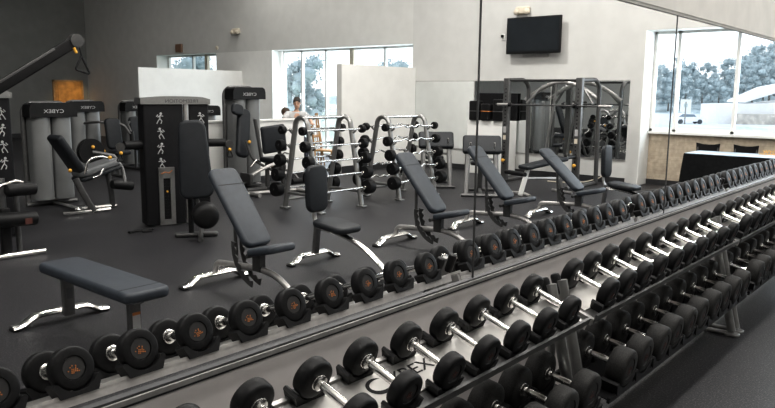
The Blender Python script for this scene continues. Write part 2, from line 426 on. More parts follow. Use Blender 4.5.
def make_rack(u, sg, label, lower=True):
    x0, x1 = UNITX[u]-.155, UNITX[u]+9*PITCH+.155
    t = thing('dumbbell_rack', label, 'rack', (0, 0, 0), 0, 'dumbbell racks')
    rT = (.066, .074, .080)[u] if sg > 0 else (.070, .079, .084, .086)[u]
    n0 = -rT*1.24
    g = G(); bar_sn(g, x0, x1, TOPM, TA, -.128, -.112, n0-.028, n0+.012, sg); bar_sn(g, x0, x1, TOPM, TA, -.128, -.07, n0-.006, n0, sg)
    obj('rear_rail', g, 'steel', t)
    g = G(); bar_sn(g, x0, x1, TOPM, TA, .138, .150, n0-.006, n0+.026, sg); bar_sn(g, x0, x1, TOPM, TA, .07, .138, n0-.006, n0, sg)
    obj('front_rail', g, 'gun', t)
    g = G(); bar_sn(g, x0+.02, x1-.02, TOPM, TA, -.075, .075, n0+.004, n0+.008, sg)
    tr = obj('tray', g, 'tray', t)
    if sg > 0:
        for k in (4.3,):
            y, z = tierpt(TOPM, TA, -.020, n0+.0088, sg)
            T = Matrix.Translation((UNITX[u]+k*PITCH+.131, y, z)) @ Matrix.Rotation(TA, 4, 'X')
            text_obj('lettering', 'YBEX', .074, 'mattblack', tr, T, stretch=1.30)
            gg = G()                                     # the swoosh before the word
            pts = [Vector((.052*cos(a)-.178, .040*sin(a)-.002, 0)) for a in [R(60+k_*14) for k_ in range(18)]]
            inn = [Vector((.047*cos(a)-.166, .027*sin(a)+.001, 0)) for a in [R(60+k_*14) for k_ in range(18)]]
            vs = [tuple(T @ p) for p in pts]+[tuple(T @ p) for p in inn]
            gg.add(vs, [(i, i+1, 18+i+1, 18+i) for i in range(17)])
            obj('swoosh', gg, 'mattblack', tr)
    for k in range(10):
        for s in (-.1085, .1005):
            obj('saddle', saddle(UNITX[u]+k*PITCH, TOPM, TA, s, rT, sg), 'black', t)
    if lower:
        rL = (.092, .094, .096)[u]; n1 = -rL*1.24
        g = G(); bar_sn(g, x0, x1, LOWM, LA, -.15, -.132, n1-.02, n1+.012, sg); bar_sn(g, x0, x1, LOWM, LA, -.15, -.07, n1-.006, n1, sg); obj('rear_rail', g, 'black', t)
        g = G(); bar_sn(g, x0, x1, LOWM, LA, .135, .150, n1-.02, n1+.008, sg); bar_sn(g, x0, x1, LOWM, LA, .07, .135, n1-.006, n1, sg); obj('front_rail', g, 'black', t)
        obj('tray', bar_sn(G(), x0+.02, x1-.02, LOWM, LA, -.075, .075, n1+.002, n1+.006, sg), 'black', t)
        for k in range(10):
            for s in (-.112, .112):
                obj('saddle', saddle(UNITX[u]+k*PITCH, LOWM, LA, s, rL, sg, .085), 'black', t)
    for xs in (x0-.005, x1-.030):
        g = G()
        g.tube(fil([(xs, -sg*.535, .03), (xs, -sg*.335, .845)], .05), .021, 10, .030, up=(0, 1, 0))
        g.tube([(xs, -sg*.30, .62), (xs, -sg*.30, .03)], .02, 8)
        g.pad(.05, .34, .026, .024, .012, Matrix.Translation((xs, -sg*.39, .013)))
        g.pad(.085, .10, .02, .03, .008, Matrix.Translation((xs, -sg*.54, .010)))
        l = obj('leg', g, 'silver', t)
        a = Vector((xs, -sg*.333, .775)); b = Vector((xs, -sg*.296, .872))
        obj('end_cap', G().tube([a, a.lerp(b, .1), a.lerp(b, .85), a.lerp(b, .96), b], .022, 12, .024, up=(0, 1, 0), rs=[.9, 1, 1, .8, .35]), 'black', l)
        g = G(); bar_sn(g, xs-.012, xs+.012, TOPM, TA, -.125, .14, n0-.03, n0+.004, sg)
        obj('bracket', g, 'steel', t)
    return t
for u in range(3): make_rack(u, 1, f'{WHICH[u]} silver two-tier dumbbell rack along the mirror wall')
for u in range(4): make_rack(u, -1, f'back of the {WHICH[u]} dumbbell rack as the mirror shows it', lower=False)

# ------------------------------------------------------------------ benches (local: y runs to the head end, origin on the floor)
def arch_base(y, w, h=.085, r=.030):
    p = fil([(-w, y, .018), (-w*.80, y, .022), (-w*.55, y, h), (w*.55, y, h), (w*.80, y, .022), (w, y, .018)], .12, 6)
    return G().tube(p, .050, 10, .023, up=(0, 0, 1))
def add_feet(t, y, w):
    for s in (-1, 1):
        obj('rubber_foot', G().pad(.07, .10, .02, .03, .008, Matrix.Translation((s*w*.93, y, .010))), 'black', t)
def incline_bench(label, x, y, ang=51, rz=0., backlen=.80):
    t = thing('incline_bench', label, 'bench', (x, y, 0), rz, 'adjustable incline benches')
    obj('rear_base', arch_base(.43, .36), 'chrome', t); add_feet(t, .43, .36)
    g = G(); g.tube(fil([(0, .43, .085), (0, .40, .19), (0, -.22, .235), (0, -.45, .20), (0, -.70, .03)], .16), .030, 10, .024)
    obj('beam', g, 'steel', t)
    obj('front_base', arch_base(-.70, .22, .05), 'chrome', t)
    g = G(); g.box(-.03, .03, -.24, -.14, .21, .36).tube([(-.07, -.12, .34), (.07, -.12, .34)], .02, 10)
    obj('seat_post', g, 'dgun', t)
    g = G()                                              # notched adjusting sector
    for s in (-.045, .045):
        pts = [(.34*cos(a)-.12-.10, .34*sin(a)+.40) for a in [R(-78+k*7) for k in range(13)]]
        inn = [((.30 if k % 2 else .275)*cos(a)-.22, (.30 if k % 2 else .275)*sin(a)+.40) for k, a in enumerate([R(-78+k*7) for k in range(13)])]
        g.prism(pts+inn[::-1], s-.005, s+.005, lambda a, b, d: (d, a, b))
    obj('sector', g, 'dgun', t)
    T = rotx(R(-13), (0, -.36, .425))
    obj('seat', G().pad(.30, .34, .065, .07, .026, T, taper=-.12), 'vinyl', t)
    a = R(ang); d = Vector((0, cos(a), sin(a))); o = Vector((0, -.20, .43))
    T = Matrix.Translation(o+d*backlen/2) @ Matrix.Rotation(a, 4, 'X')
    g = G().pad(.285, backlen, .07, .07, .028, T, taper=-.06)
    bp = obj('backrest', g, 'vinyl', t)
    g = G(); T2 = T @ Matrix.Translation((0, backlen*.27, .0345)); g.box(-.135, .135, -.003, .003, 0, .0022, T2)
    obj('seam', g, 'black', bp)
    n = Vector((0, -sin(a), cos(a)))
    g = G(); p0 = o+d*.05-n*.05; p1 = o+d*(backlen*.8)-n*.05
    g.tube([p0, p1], .022, 8); g.tube([o+d*backlen*.55-n*.05, Vector((0, .12, .22))], .018, 8)
    obj('back_support', g, 'gun', t)
    return t
incline_bench('slate incline bench nearest the flat bench, black cylinder machine behind it', 3.80, 3.0, 50)
incline_bench('slate incline bench in front of the curved-bar barbell rack', 6.28, 2.93, 49, backlen=.82)
incline_bench('slate incline bench crossed by the mirror seam, in front of the curl bench', 7.70, 2.90, 48, backlen=.84)
incline_bench('slate incline bench in front of the tall lifting cage', 9.12, 2.62, 42, backlen=.80)

t = thing('flat_bench', 'flat slate-blue bench alone on the floor, two arched chrome feet', 'bench', (2.36, 2.75, 0))
g = G().pad(.32, 1.26, .075, .06, .028, Matrix.Translation((0, 0, .435))); pd = obj('bench_pad', g, 'vinyl', t)
obj('seam', G().box(-.15, .15, -.505, -.500, .4725, .4737), 'black', pd)
obj('spine', G().box(-.03, .03, -.5, .5, .355, .398), 'gun', t)
for y in (.50, -.42):
    l = obj('leg', G().pad(.085, .06, .33, .015, .01, Matrix.Translation((0, y, .235))), 'gun', t)
    if y < 0: obj('warning_sticker', G().box(-.028, .028, y-.0312, y-.0305, .17, .29).mat(1).box(-.028, .028, y-.0314, y-.0306, .27, .29), ['white_print', 'orange'], l)
    else: obj('warning_sticker', G().box(-.022, .022, y-.0312, y-.0305, .20, .28), 'grey_print', l)
    obj('base', arch_base(y+(.13 if y > 0 else -.05), .36, .08), 'chrome', t)
    add_feet(t, y+(.13 if y > 0 else -.05), .36)

def upright_bench(label, x, y, rz=0.):
    t = thing('utility_bench', label, 'bench', (x, y, 0), rz, 'upright utility benches')
    obj('rear_base', arch_base(.40, .34), 'chrome', t); add_feet(t, .40, .34)
    obj('post', G().pad(.075, .05, .34, .015, .01, Matrix.Translation((0, .36, .24)) @ Matrix.Rotation(R(6), 4, 'X')), 'gun', t)
    obj('beam', G().tube(fil([(0, .36, .365), (0, .05, .35), (0, -.25, .27), (0, -.45, .16), (0, -.62, .03)], .2), .033, 10, .026), 'chrome', t)
    obj('front_base', arch_base(-.62, .24, .05), 'chrome', t)
    obj('bracket', G().tube(fil([(0, .34, .36), (0, .39, .44), (0, .40, .62)], .05), .03, 8, .02), 'steel', t)
    obj('seat', G().pad(.34, .44, .065, .09, .026, Matrix.Translation((0, .07, .415)) @ Matrix.Rotation(R(6), 4, 'X')), 'vinyl2', t)
    T = Matrix.Translation((0, .36, .76)) @ Matrix.Rotation(R(88), 4, 'X')
    obj('backrest', G().pad(.28, .48, .07, .09, .028, T), 'vinyl2', t)
    return t
upright_bench('low utility bench with short upright back, in front of the straight barbells', 4.98, 2.97)
upright_bench('low utility bench with short upright back beside the white wall end', 10.15, 2.15)

# white framed board behind the incline bench
t = thing('abdominal_bench', 'low bench with bright white leg between the lifting cage uprights', 'bench', (11.2, 4.10, 0), R(-20))
obj('leg', G().pad(.09, .05, .52, .02, .01, Matrix.Translation((-.42, 0, .25)) @ Matrix.Rotation(R(18), 4, 'Y')), 'white', t)
obj('leg', G().pad(.07, .05, .46, .02, .01, Matrix.Translation((.40, 0, .22)) @ Matrix.Rotation(R(-16), 4, 'Y')), 'silver', t)
obj('bench_pad', G().pad(.95, .30, .07, .06, .028, Matrix.Translation((0, 0, .55)) @ Matrix.Rotation(R(-8), 4, 'Y')), 'vinyl2', t)
obj('rail', G().tube([(-.42, 0, .30), (.42, 0, .26)], .025, 8).tube(fil([(-.5, -.25, .03), (-.42, 0, .05), (-.5, .25, .03)], .08), .025, 8).tube([(.46, -.25, .025), (.46, .25, .025)], .025, 8), 'steel', t)
obj('roller_pad', G().tube([(-.62, -.25, .40), (-.62, .25, .40)], .04, 12), 'black', t)

# curl benches
def curl_bench(label, x, y, rz):
    t = thing('preacher_curl_bench', label, 'bench', (x, y, 0), rz, 'preacher curl benches')
    for s in (-.26, .26):
        g = G()
        g.tube(fil([(s, -.30, .02), (s*.9, .02, .80), (s*.9, .10, .86)], .06), .030, 8, .045, up=(1, 0, 0))
        obj('leg', g, 'gun', t)
    obj('rear_leg', G().tube(fil([(0, .50, .02), (0, .42, .50), (0, .12, .62)], .1), .03, 8, .045), 'gun', t)
    obj('base', G().tube([(-.34, -.30, .03), (.34, -.30, .03)], .03, 8).tube([(0, -.30, .03), (0, .52, .03)], .03, 8).tube([(-.26, .52, .03), (.26, .52, .03)], .03, 8), 'gun', t); obj('cross_bar', G().tube([(-.23, -.03, .62), (.23, -.03, .62)], .022, 8), 'gun', t)
    T = Matrix.Translation((0, .05, .86)) @ Matrix.Rotation(R(52), 4, 'X')
    obj('arm_pad', G().pad(.66, .36, .10, .05, .035, T), 'vinyl2', t)
    obj('seat', G().pad(.36, .30, .07, .08, .028, Matrix.Translation((0, .52, .50))), 'vinyl2', t)
    obj('bar_rest', G().tube(fil([(-.20, -.16, .80), (-.20, -.26, .86), (-.20, -.28, .92)], .04), .014, 8).tube(fil([(.20, -.16, .80), (.20, -.26, .86), (.20, -.28, .92)], .04), .014, 8), 'chrome', t)
    return t
curl_bench('preacher curl bench with wide black arm pad, beside the mirror seam', 10.38, 4.85, R(-55))
curl_bench('preacher curl bench half hidden by the curved-bar barbell rack', 10.75, 6.10, R(-50))

# ------------------------------------------------------------------ barbell racks
def barbell(label, group, length, r, hw, curl=False):
    t = thing('barbell', label, 'barbell', (0, 0, -50), 0, group)
    if curl:
        p = fil([(-length/2, 0, 0), (-.30, 0, 0), (-.20, 0, .035), (-.09, 0, -.02), (0, 0, .02), (.09, 0, -.02), (.20, 0, .035), (.30, 0, 0), (length/2, 0, 0)], .05)
    else: p = [(-length/2, 0, 0), (length/2, 0, 0)]
    obj('bar', G().tube(p, .0145, 10), 'chrome', t)
    for s in (-1, 1):
        a = length/2-hw; b = length/2
        h = obj('head', G().lathe([(r*.6, s*a), (r*.92, s*(a+.003)), (r, s*(a+.02)), (r, s*(b-.02)), (r*.92, s*(b-.003)), (r*.5, s*b)], ax=(1, 0, 0), n=22), 'rubber', t)
        obj('collar', G().lathe([(.024, s*(a-.03)), (.024, s*(a+.004))], ax=(1, 0, 0), n=14), 'chrome', h)
    return t
LEVEL = [1.17, .95, .73, .515, .29]
def barbell_rack(label, x0, x1, yf, yn, zt, what, curl):
    cy = (yf+yn)/2
    t = thing('barbell_rack', label, 'rack', ((x0+x1)/2, cy, 0), 0, 'barbell racks')
    hx, hy = (x1-x0)/2, (yf-yn)/2
    for s in (-1, 1):
        p = fil([(s*hx, -hy, .015), (s*hx, -.12, zt-.06), (s*hx, -.05, zt), (s*hx, .05, zt), (s*hx, .12, zt-.06), (s*hx, hy, .015)], .16, 8)
        a = obj('end_frame', G().tube(p, .036, 12, .044, up=(1, 0, 0)), 'silver', t)
        for q in (-1, 1): obj('foot', G().pad(.11, .15, .025, .02, .008, Matrix.Translation((s*hx, q*hy, .0125))), 'silver', a)
        g = G().tube([(s*hx, -hy*.86, .24), (s*hx, hy*.86, .24)], .024, 8)
        obj('cross_tube', g, 'silver', t)
    obj('top_bar', G().tube([(-hx, 0, zt), (hx, 0, zt)], .026, 10), 'chrome', t); obj('lower_bar', G().tube([(-hx, hy*.9, .14), (hx, hy*.9, .14)], .024, 8), 'silver', t)
    for q in (-1, 1):
        for z in LEVEL:
            k = 1-(z-.015)/(zt-.06); yy = q*(.12+(hy-.12)*k)
            for s in (-1, 1):
                xx = s*(hx+.0)
                obj('hook', G().tube(fil([(xx, yy, z-.05), (xx, yy+q*.055, z-.045), (xx, yy+q*.10, z-.005)], .03), .016, 8), 'silver', t)
    kits = []
    for i, z in enumerate(LEVEL): kits.append(barbell('x', 'x', (x1-x0)+.42, (.064, .080, .092, .100, .108)[i], (.075, .095, .11, .12, .13)[i], curl))
    lv = ['top', 'second', 'middle', 'fourth', 'bottom']
    for q, side in ((-1, 'near'), (1, 'far')):
        for i, z in enumerate(LEVEL):
            lab = f'{what} barbell on the {lv[i]} level, {side} side of its rack'
            b = kits[i] if q < 0 else dup(kits[i])
            b['label'] = lab; b['group'] = f'{what} barbells'
            k = 1-(z-.015)/(zt-.06); yy = cy+q*(.12+(hy-.12)*k+.068)
            b.location = ((x0+x1)/2+random.uniform(-.015, .015), yy, z+.010)
barbell_rack('silver A-frame rack of straight barbells in front of the low counter', 7.06, 7.95, 6.16, 5.42, 1.36, 'straight fixed', False)
barbell_rack('silver A-frame rack of curved-bar barbells in front of the white partition', 8.86, 9.82, 6.16, 5.42, 1.34, 'curved-bar fixed', True)

# ------------------------------------------------------------------ cable towers
def figure_icon(g, x, z, y, s, flip):
    f = -1 if flip else 1
    def ln(a, b): g.tube([(x+f*a[0]*s, y, z+a[1]*s), (x+f*b[0]*s, y, z+b[1]*s)], .006, 5)
    g.ball((x+f*.01, y, z+.062), .016, 1, .2, 1, 8, 5)
    ln((0, .55), (-.05, .0)); ln((-.05, 0), (.25, -.35)); ln((.25, -.35), (.1, -.75)); ln((-.05, 0), (-.3, -.35)); ln((-.3, -.35), (-.5, -.75)); ln((0, .45), (.45, .35)); ln((0, .45), (-.35, .2)); ln((-.55, .3), (-.30, .6))
def cable_tower(label, x, y, w, h, arm_up, extra, rz=0.):
    t = thing('cable_machine', label, 'gym machine', (x, y, 0), rz, 'cable towers')
    d = .28; sp = w*.62
    g = G().pad(sp-.02, d, h-.12, .03, .015, Matrix.Translation((sp/2-w/2, 0, (h-.12)/2+.02)))
    obj('left_panel', g, 'mattblack', t)
    g = G().pad(w-sp-.06, d, h-.12, .03, .015, Matrix.Translation((w/2-(w-sp-.06)/2, 0, (h-.12)/2+.02)))
    obj('right_panel', g, 'mattblack', t)
    obj('divider', G().tube([(sp-w/2+.03, -d/2+.02, .02), (sp-w/2+.03, -d/2+.02, h-.1)], .032, 12), 'steel', t)
    # cap with a gently arched top
    poly = [(-w/2-.015, h-.10), (w/2+.015, h-.10), (w/2+.015, h-.035)]+[(w/2*(1-2*k/10), h-.03+.03*sin(pi*(.15+.85*k/10))) for k in range(1, 10)]+[(-w/2-.015, h-.02)]
    c = obj('cap', G().prism(poly, -d/2-.02, d/2+.02, lambda a, b, dd: (a, dd, b)), 'silver', t)
    text_obj('lettering', 'FREEMOTION', .058, 'grey_print', c, FACE_FRONT(.07, -d/2-.0215, h-.062), True, stretch=1.2)
    for xi in (-w/2+sp*.42, w/2-.11):
        for k in range(4):
            g = G(); figure_icon(g, xi, h-.28-.19*k, -d/2-.003, .085, (k+(xi > 0)) % 2); obj('exercise_diagram', g, 'white_print', t)
    # window on the weight stack
    fx = -w/2+sp*.52
    wd = obj('stack_window', G().box(fx-.10, fx-.045, -d/2-.02, -d/2+.01, .04, .74).box(fx+.045, fx+.10, -d/2-.02, -d/2+.01, .04, .74).box(fx-.10, fx+.10, -d/2-.02, -d/2+.01, .62, .76).box(fx-.10, fx+.10, -d/2-.02, -d/2+.01, .02, .09), 'silver', t)
    g = G()
    for k in range(12): g.box(fx-.044, fx+.044, -d/2-.006, -d/2-.002, .10+k*.042, .136+k*.042)
    obj('weight_stack', g, 'black', wd)
    obj('pin', G().tube([(fx, -d/2-.03, .45), (fx, -d/2, .45)], .012, 8), 'yellow', wd)
    obj('placard', G().tube([(fx-.07, -d/2-.021, .68), (fx-.02, -d/2-.021, .70), (fx+.03, -d/2-.021, .685), (fx+.07, -d/2-.021, .72)], .006, 6), 'orange', wd)
    for s in (-1, 1):
        a = obj('arm', G().tube([(s*w/2, -.05, 1.05), (s*(w/2+.22), -.10, 1.05)], .055, 10), 'black', t) if not (arm_up and s > 0) else None
        if a:
            obj('pulley', G().lathe([(.02, -.03), (.055, -.028), (.045, 0), (.055, .028), (.02, .03)], (s*(w/2+.27), -.12, 1.03), (0, 1, 0), 18), 'dgun', a)
            obj('grip', G().tube(fil([(s*(w/2+.27), -.12, .98), (s*(w/2+.24), -.13, .86), (s*(w/2+.32), -.13, .86), (s*(w/2+.27), -.12, .98)], .02), .010, 8), 'black', a)
            obj('grip_clip', G().ball((s*(w/2+.27), -.15, .96), .022), 'yellow', a)
    if arm_up:
        p0, p1 = Vector(extra[0]), Vector(extra[1])
        dr = (p1-p0).normalized()
        g = G(); rm = dr.to_track_quat('Y', 'Z').to_matrix().to_4x4(); L = (p1-p0).length
        g.pad(.075, L, .13, .02, .02, Matrix.Translation((p0+p1)/2) @ rm, taper=.25)
        a = obj('raised_arm', g, 'black', t)
        obj('arm_stripe', G().pad(.079, L*.7, .03, .01, .004, Matrix.Translation((p0+p1)/2) @ rm @ Matrix.Translation((0, -.05, .045))), 'gun', a)
        g = G().lathe([(.02, -.04), (.075, -.036), (.06, 0), (.075, .036), (.02, .04)], p1+dr*.05, (0, 1, 0), 20)
        obj('pulley', g, 'dgun', a)
        obj('swivel', G().tube([p1+Vector((.0, -.03, -.05)), p1+Vector((.03, -.03, -.11))], .016, 8), 'yellow', a)
        q = p1+Vector((.07, 0, -.02))
        g = G().tube([q+Vector((0, 0, .03)), q+Vector((.03, 0, -.12))], .008, 6)
        g.tube(fil([q+Vector((.03, 0, -.12)), q+Vector((-.05, 0, -.27)), q+Vector((.12, 0, -.32)), q+Vector((.03, 0, -.12))], .03), .012, 8)
        obj('strap_handle', g, 'black', t)
    return t
cable_tower('black cable tower with silver cap, white exercise figures and weight window, mid floor', 5.235, 6.235, .85, 1.655, False, None, R(-17))
cable_tower('black cable tower at the left edge with a long raised arm', 3.05, 6.95, .86, 1.72, True, ((.10, -.55, 1.70), (.88, -.78, 2.24)))

# cable handle lying on the floor
o = obj('ankle_strap', G().tube(fil([(-.17, .0, .02), (-.06, .05, .02), (.03, -.02, .022), (.10, .04, .02), (.16, .0, .02)], .05), .022, 8, .014).tube([(-.02, -.05, .015), (.09, -.07, .015)], .014, 8), 'black')
o.location = (4.60, 6.02, 0); tag(o, 'black cable strap lying on the floor beside the middle cable tower', 'strap')

# upright padded seat before the cable tower
t = thing('padded_chair_machine', 'tall black padded back with round roller, in front of the middle cable tower', 'gym machine', (4.86, 5.25, 0), R(-36))
obj('backrest', G().pad(.40, .92, .10, .11, .04, Matrix.Translation((.0, .0, .93)) @ Matrix.Rotation(R(86), 4, 'X') @ Matrix.Rotation(R(3), 4, 'Z'), taper=.24), 'vinyl2', t)
obj('post', G().tube([(-.06, .09, .04), (-.06, .09, 1.1)], .035, 10), 'black', t)
obj('roller_pad', G().lathe([(.08, -.24), (.13, -.22), (.15, -.19), (.15, .0), (.12, .03)], (.10, -.02, .29), (-.1, 1, 0), 26), 'black', t)
obj('base', G().pad(.50, .14, .05, .03, .02, Matrix.Translation((0, .09, .025))).tube(fil([(-.06, .09, .5), (.0, .02, .48), (.08, -.05, .32)], .05), .025, 8).tube([(.05, -.3, .03), (.05, .4, .03)], .03, 8), 'dgun', t)

# roller machine at the left edge
t = thing('roller_pad_machine', 'chrome framed machine with two black rollers below the left cable tower', 'gym machine', (2.95, 5.72, 0))
obj('frame', G().tube([(-.02, .10, .04), (-.02, .10, .82)], .04, 10).tube([(.13, .12, .04), (.13, .12, .66)], .028, 10), 'gun', t)
obj('chrome_bracket', G().tube(fil([(-.14, -.02, .34), (-.10, -.04, .76), (.08, -.04, .80), (.14, -.04, .78)], .05), .018, 10), 'chrome', t)
obj('roller_pad', G().lathe([(.03, -.02), (.062, 0), (.068, .02), (.068, .26), (.062, .28), (.03, .30)], (-.02, -.04, .71), (1, 0, 0), 22), 'black', t)
obj('roller_pad', G().lathe([(.03, -.02), (.07, 0), (.075, .02), (.075, .36), (.07, .38), (.03, .40)], (-.14, -.06, .42), (1, 0, -.05), 22), 'black', t)
obj('grip_tag', G().box(.10, .17, -.142, -.136, .36, .42), 'red', t)
obj('base', G().tube(fil([(-.5, .0, .03), (.28, -.02, .03), (.33, -.02, .03)], .02), .032, 10), 'chrome', t)
obj('post', G().pad(.10, .08, .5, .02, .01, Matrix.Translation((-.02, .06, .27))), 'black', t)

# ------------------------------------------------------------------ weight-stack machines with grey shrouds
def tower_parts(t, w, h, x=0., y=0., label=True):
    """grey shroud of two curved panels, black cap, steel frame, printed name"""
    for s in (-1, 1):
        pr = []
        for k in range(9):
            a = pi*k/8; pr.append((x+s*w*.23+w*.215*cos(a), y-.10-.10*sin(a)))
        poly = pr+[(x+s*w*.23-w*.215, y+.08), (x+s*w*.23+w*.215, y+.08)]
        obj('shroud', G().prism(poly, .10, h-.16, lambda a, b, d: (a, b, d)), 'shroud', t)
    obj('weight_stack', G().box(x-w*.06, x+w*.06, y-.09, y+.05, .12, h-.2), 'black', t)
    g = G()
    for s in (-1, 1): g.tube(fil([(x+s*w/2, y+.06, .03), (x+s*w/2, y+.06, h-.10), (x+s*w*.36, y+.06, h-.01), (x, y+.06, h-.01)], .12), .038, 10)
    g.tube([(x-w/2-.05, y, .03), (x+w/2+.05, y, .03)], .035, 8)
    obj('frame', g, 'gun', t)
    n = 10; top = [(x+(w/2+.02)*cos(pi*k/n)*(1 if True else 1), h-.09+.09*min(1, 2.2*sin(pi*k/n))) for k in range(n+1)]
    poly = [(x-w/2-.02, h-.21), (x+w/2+.02, h-.21)]+top
    c = obj('cap', G().prism(poly, y-.23, y+.02, lambda a, b, d: (a, d, b)), 'black', t)
    if label: text_obj('lettering', 'CYBEX', .075, 'white_print', c, FACE_FRONT(x, y-.2312, h-.125), True, stretch=1.3)
    return c

# leg machine on the left, beside its stack
t = thing('leg_curl_machine', 'grey seated leg machine beside its shrouded weight stack, left of the black tower', 'gym machine', (5.0, 8.0, 0), 0, 'weight-stack machines')
tower_parts(t, .66, 1.53, -.15, .95)
obj('seat', G().pad(.62, .36, .10, .08, .035, Matrix.Translation((.06, -.02, .62)) @ Matrix.Rotation(R(-15), 4, 'Y')), 'vinylg', t)  # reflected shine on the pad top is put into its grey
obj('seat_pan', G().pad(.66, .38, .06, .08, .025, Matrix.Translation((.08, -.02, .545)) @ Matrix.Rotation(R(-15), 4, 'Y')), 'vinyl2', t)
obj('backrest', G().pad(.11, .36, .62, .05, .04, Matrix.Translation((-.34, 0, .83)) @ Matrix.Rotation(R(-32), 4, 'Y')), 'vinyl2', t)
g = G().lathe([(.05, -.05), (.19, -.05), (.19, -.02), (.15, -.015), (.15, .015), (.19, .02), (.19, .05), (.05, .05)], (.12, .22, .83), (0, 1, 0), 28)
obj('cam_disc', g, 'black', t)
obj('grab_handle', G().tube(fil([(-.20, -.22, .56), (-.16, -.24, .76), (.02, -.24, .80), (.16, -.22, .76)], .08), .017, 10), 'chrome', t)
obj('grab_handle', G().tube(fil([(-.10, -.24, .50), (.0, -.26, .52), (.06, -.24, .62)], .05), .014, 10), 'chrome', t)
obj('roller_pad', G().lathe([(.03, -.02), (.062, 0), (.068, .02), (.068, .30), (.062, .32), (.03, .34)], (.20, -.20, .38), (1, 0, -.18), 22), 'black', t)
obj('lever_arm', G().tube(fil([(.38, .05, .76), (.46, -.05, .60), (.42, -.18, .38)], .1), .026, 8).tube([(.12, .2, .83), (.40, .05, .76)], .028, 8), 'gun', t)
for pts in ([(-.32, -.18, .50), (-.24, -.22, .28), (-.12, -.26, .03)], [(.22, -.05, .56), (.26, -.05, .30), (.30, -.02, .03)]):
    obj('leg', G().tube(fil(pts, .1), .030, 8, .045), 'gun', t)
obj('base', G().tube([(-.55, -.22, .035), (.12, -.26, .035)], .032, 8).tube([(-.25, .05, .035), (.34, -.02, .035)], .032, 8).tube([(-.15, .9, .035), (-.2, -.2, .035)], .03, 8), 'chrome', t)
for p in ((-.40, -.20, .62), (.17, -.24, .77), (.12, .14, .90)): obj('adjuster_knob', G().ball(p, .026), 'yellow', t)

def stack_machine(label, x, y, w, h, seat=True, rz=0., flip=1):
    t = thing('weight_stack_machine', label, 'gym machine', (x, y, 0), rz, 'weight-stack machines')
    tower_parts(t, w, h)
    if seat:
        obj('backrest', G().pad(.32, .62, .10, .08, .04, Matrix.Translation((flip*.30, -.62, .86)) @ Matrix.Rotation(R(80), 4, 'X')), 'vinyl2', t)
        obj('seat', G().pad(.36, .36, .09, .08, .035, Matrix.Translation((flip*.30, -.84, .50))), 'vinyl2', t)
        obj('seat_post', G().tube([(flip*.30, -.78, .03), (flip*.30, -.78, .46)], .04, 8).tube([(flip*.30, -.55, .03), (flip*.30, -.55, .95)], .035, 8).tube([(flip*.30, -1.0, .03), (flip*.30, 0, .03)], .035, 8), 'gun', t)
        obj('lever_arm', G().tube(fil([(flip*-.1, -.1, 1.05), (flip*.05, -.5, 1.10), (flip*.52, -.62, 1.05), (flip*.56, -.86, .80)], .12), .026, 8), 'gun', t)
        obj('roller_pad', G().tube([(flip*.56, -.88, .62), (flip*.56, -.86, .86)], .045, 12), 'black', t)
        obj('adjuster_knob', G().ball((flip*.1, -.6, .52), .028), 'yellow', t)
    return t
stack_machine('grey shrouded weight machine behind the leg machine, below the lit wood door', 7.05, 12.25, .66, 1.50)
stack_machine('grey shrouded weight machine left of the white partition end, horizontal bar before it', 8.60, 13.0, .60, 1.48, flip=-1)
stack_machine('grey shrouded weight machine half hidden right behind the black cable tower', 9.15, 11.2, .62, 1.42, False)

t = thing('leg_extension_machine', 'tall grey weight machine with slim black reclined back pad, before the counter', 'gym machine', (8.12, 8.5, 0), 0, 'weight-stack machines')
tower_parts(t, .68, 1.80)
obj('backrest', G().pad(.26, .86, .10, .09, .04, Matrix.Translation((-.38, -.50, 1.02)) @ Matrix.Rotation(R(14), 4, 'Y') @ Matrix.Rotation(R(78), 4, 'X')), 'vinyl2', t)
obj('headrest', G().pad(.24, .20, .08, .07, .035, Matrix.Translation((-.49, -.50, 1.42)) @ Matrix.Rotation(R(14), 4, 'Y') @ Matrix.Rotation(R(78), 4, 'X')), 'vinyl2', t)
obj('seat', G().pad(.36, .40, .09, .08, .035, Matrix.Translation((.08, -.74, .55))), 'vinyl2', t)
obj('seat_frame', G().tube(fil([(-.05, -.42, 1.25), (.06, -.46, .52), (.06, -.7, .48)], .08), .034, 8).tube([(.06, -.6, .05), (.06, -.6, .5)], .04, 8).tube([(-.4, -.6, .035), (.5, -.6, .035)], .035, 8).tube([(.06, 0, .035), (.06, -1.0, .035)], .035, 8), 'gun', t)
obj('cam_disc', G().lathe([(.04, -.03), (.14, -.03), (.14, .03), (.04, .03)], (.22, -.72, .40), (1, .3, 0), 22), 'dgun', t)
obj('lever_arm', G().tube(fil([(-.5, -.72, .90), (-.42, -.76, .60), (-.20, -.82, .46), (.10, -.9, .30)], .12), .022, 8).tube(fil([(.22, -.72, .40), (.42, -.9, .30), (.46, -1.0, .16)], .1), .024, 8), 'gun', t)
obj('grab_handle', G().tube(fil([(-.45, -.78, .46), (-.34, -.82, .60), (-.26, -.8, .52)], .05), .014, 8).tube(fil([(.30, -.6, .50), (.36, -.7, .66), (.36, -.86, .64)], .05), .014, 8), 'chrome', t)
obj('roller_pad', G().tube([(.28, -1.0, .16), (.62, -1.0, .16)], .055, 14), 'black', t)
for p in ((-.44, -.74, .88), (.0, -.8, .46)): obj('adjuster_knob', G().ball(p, .03), 'yellow', t)

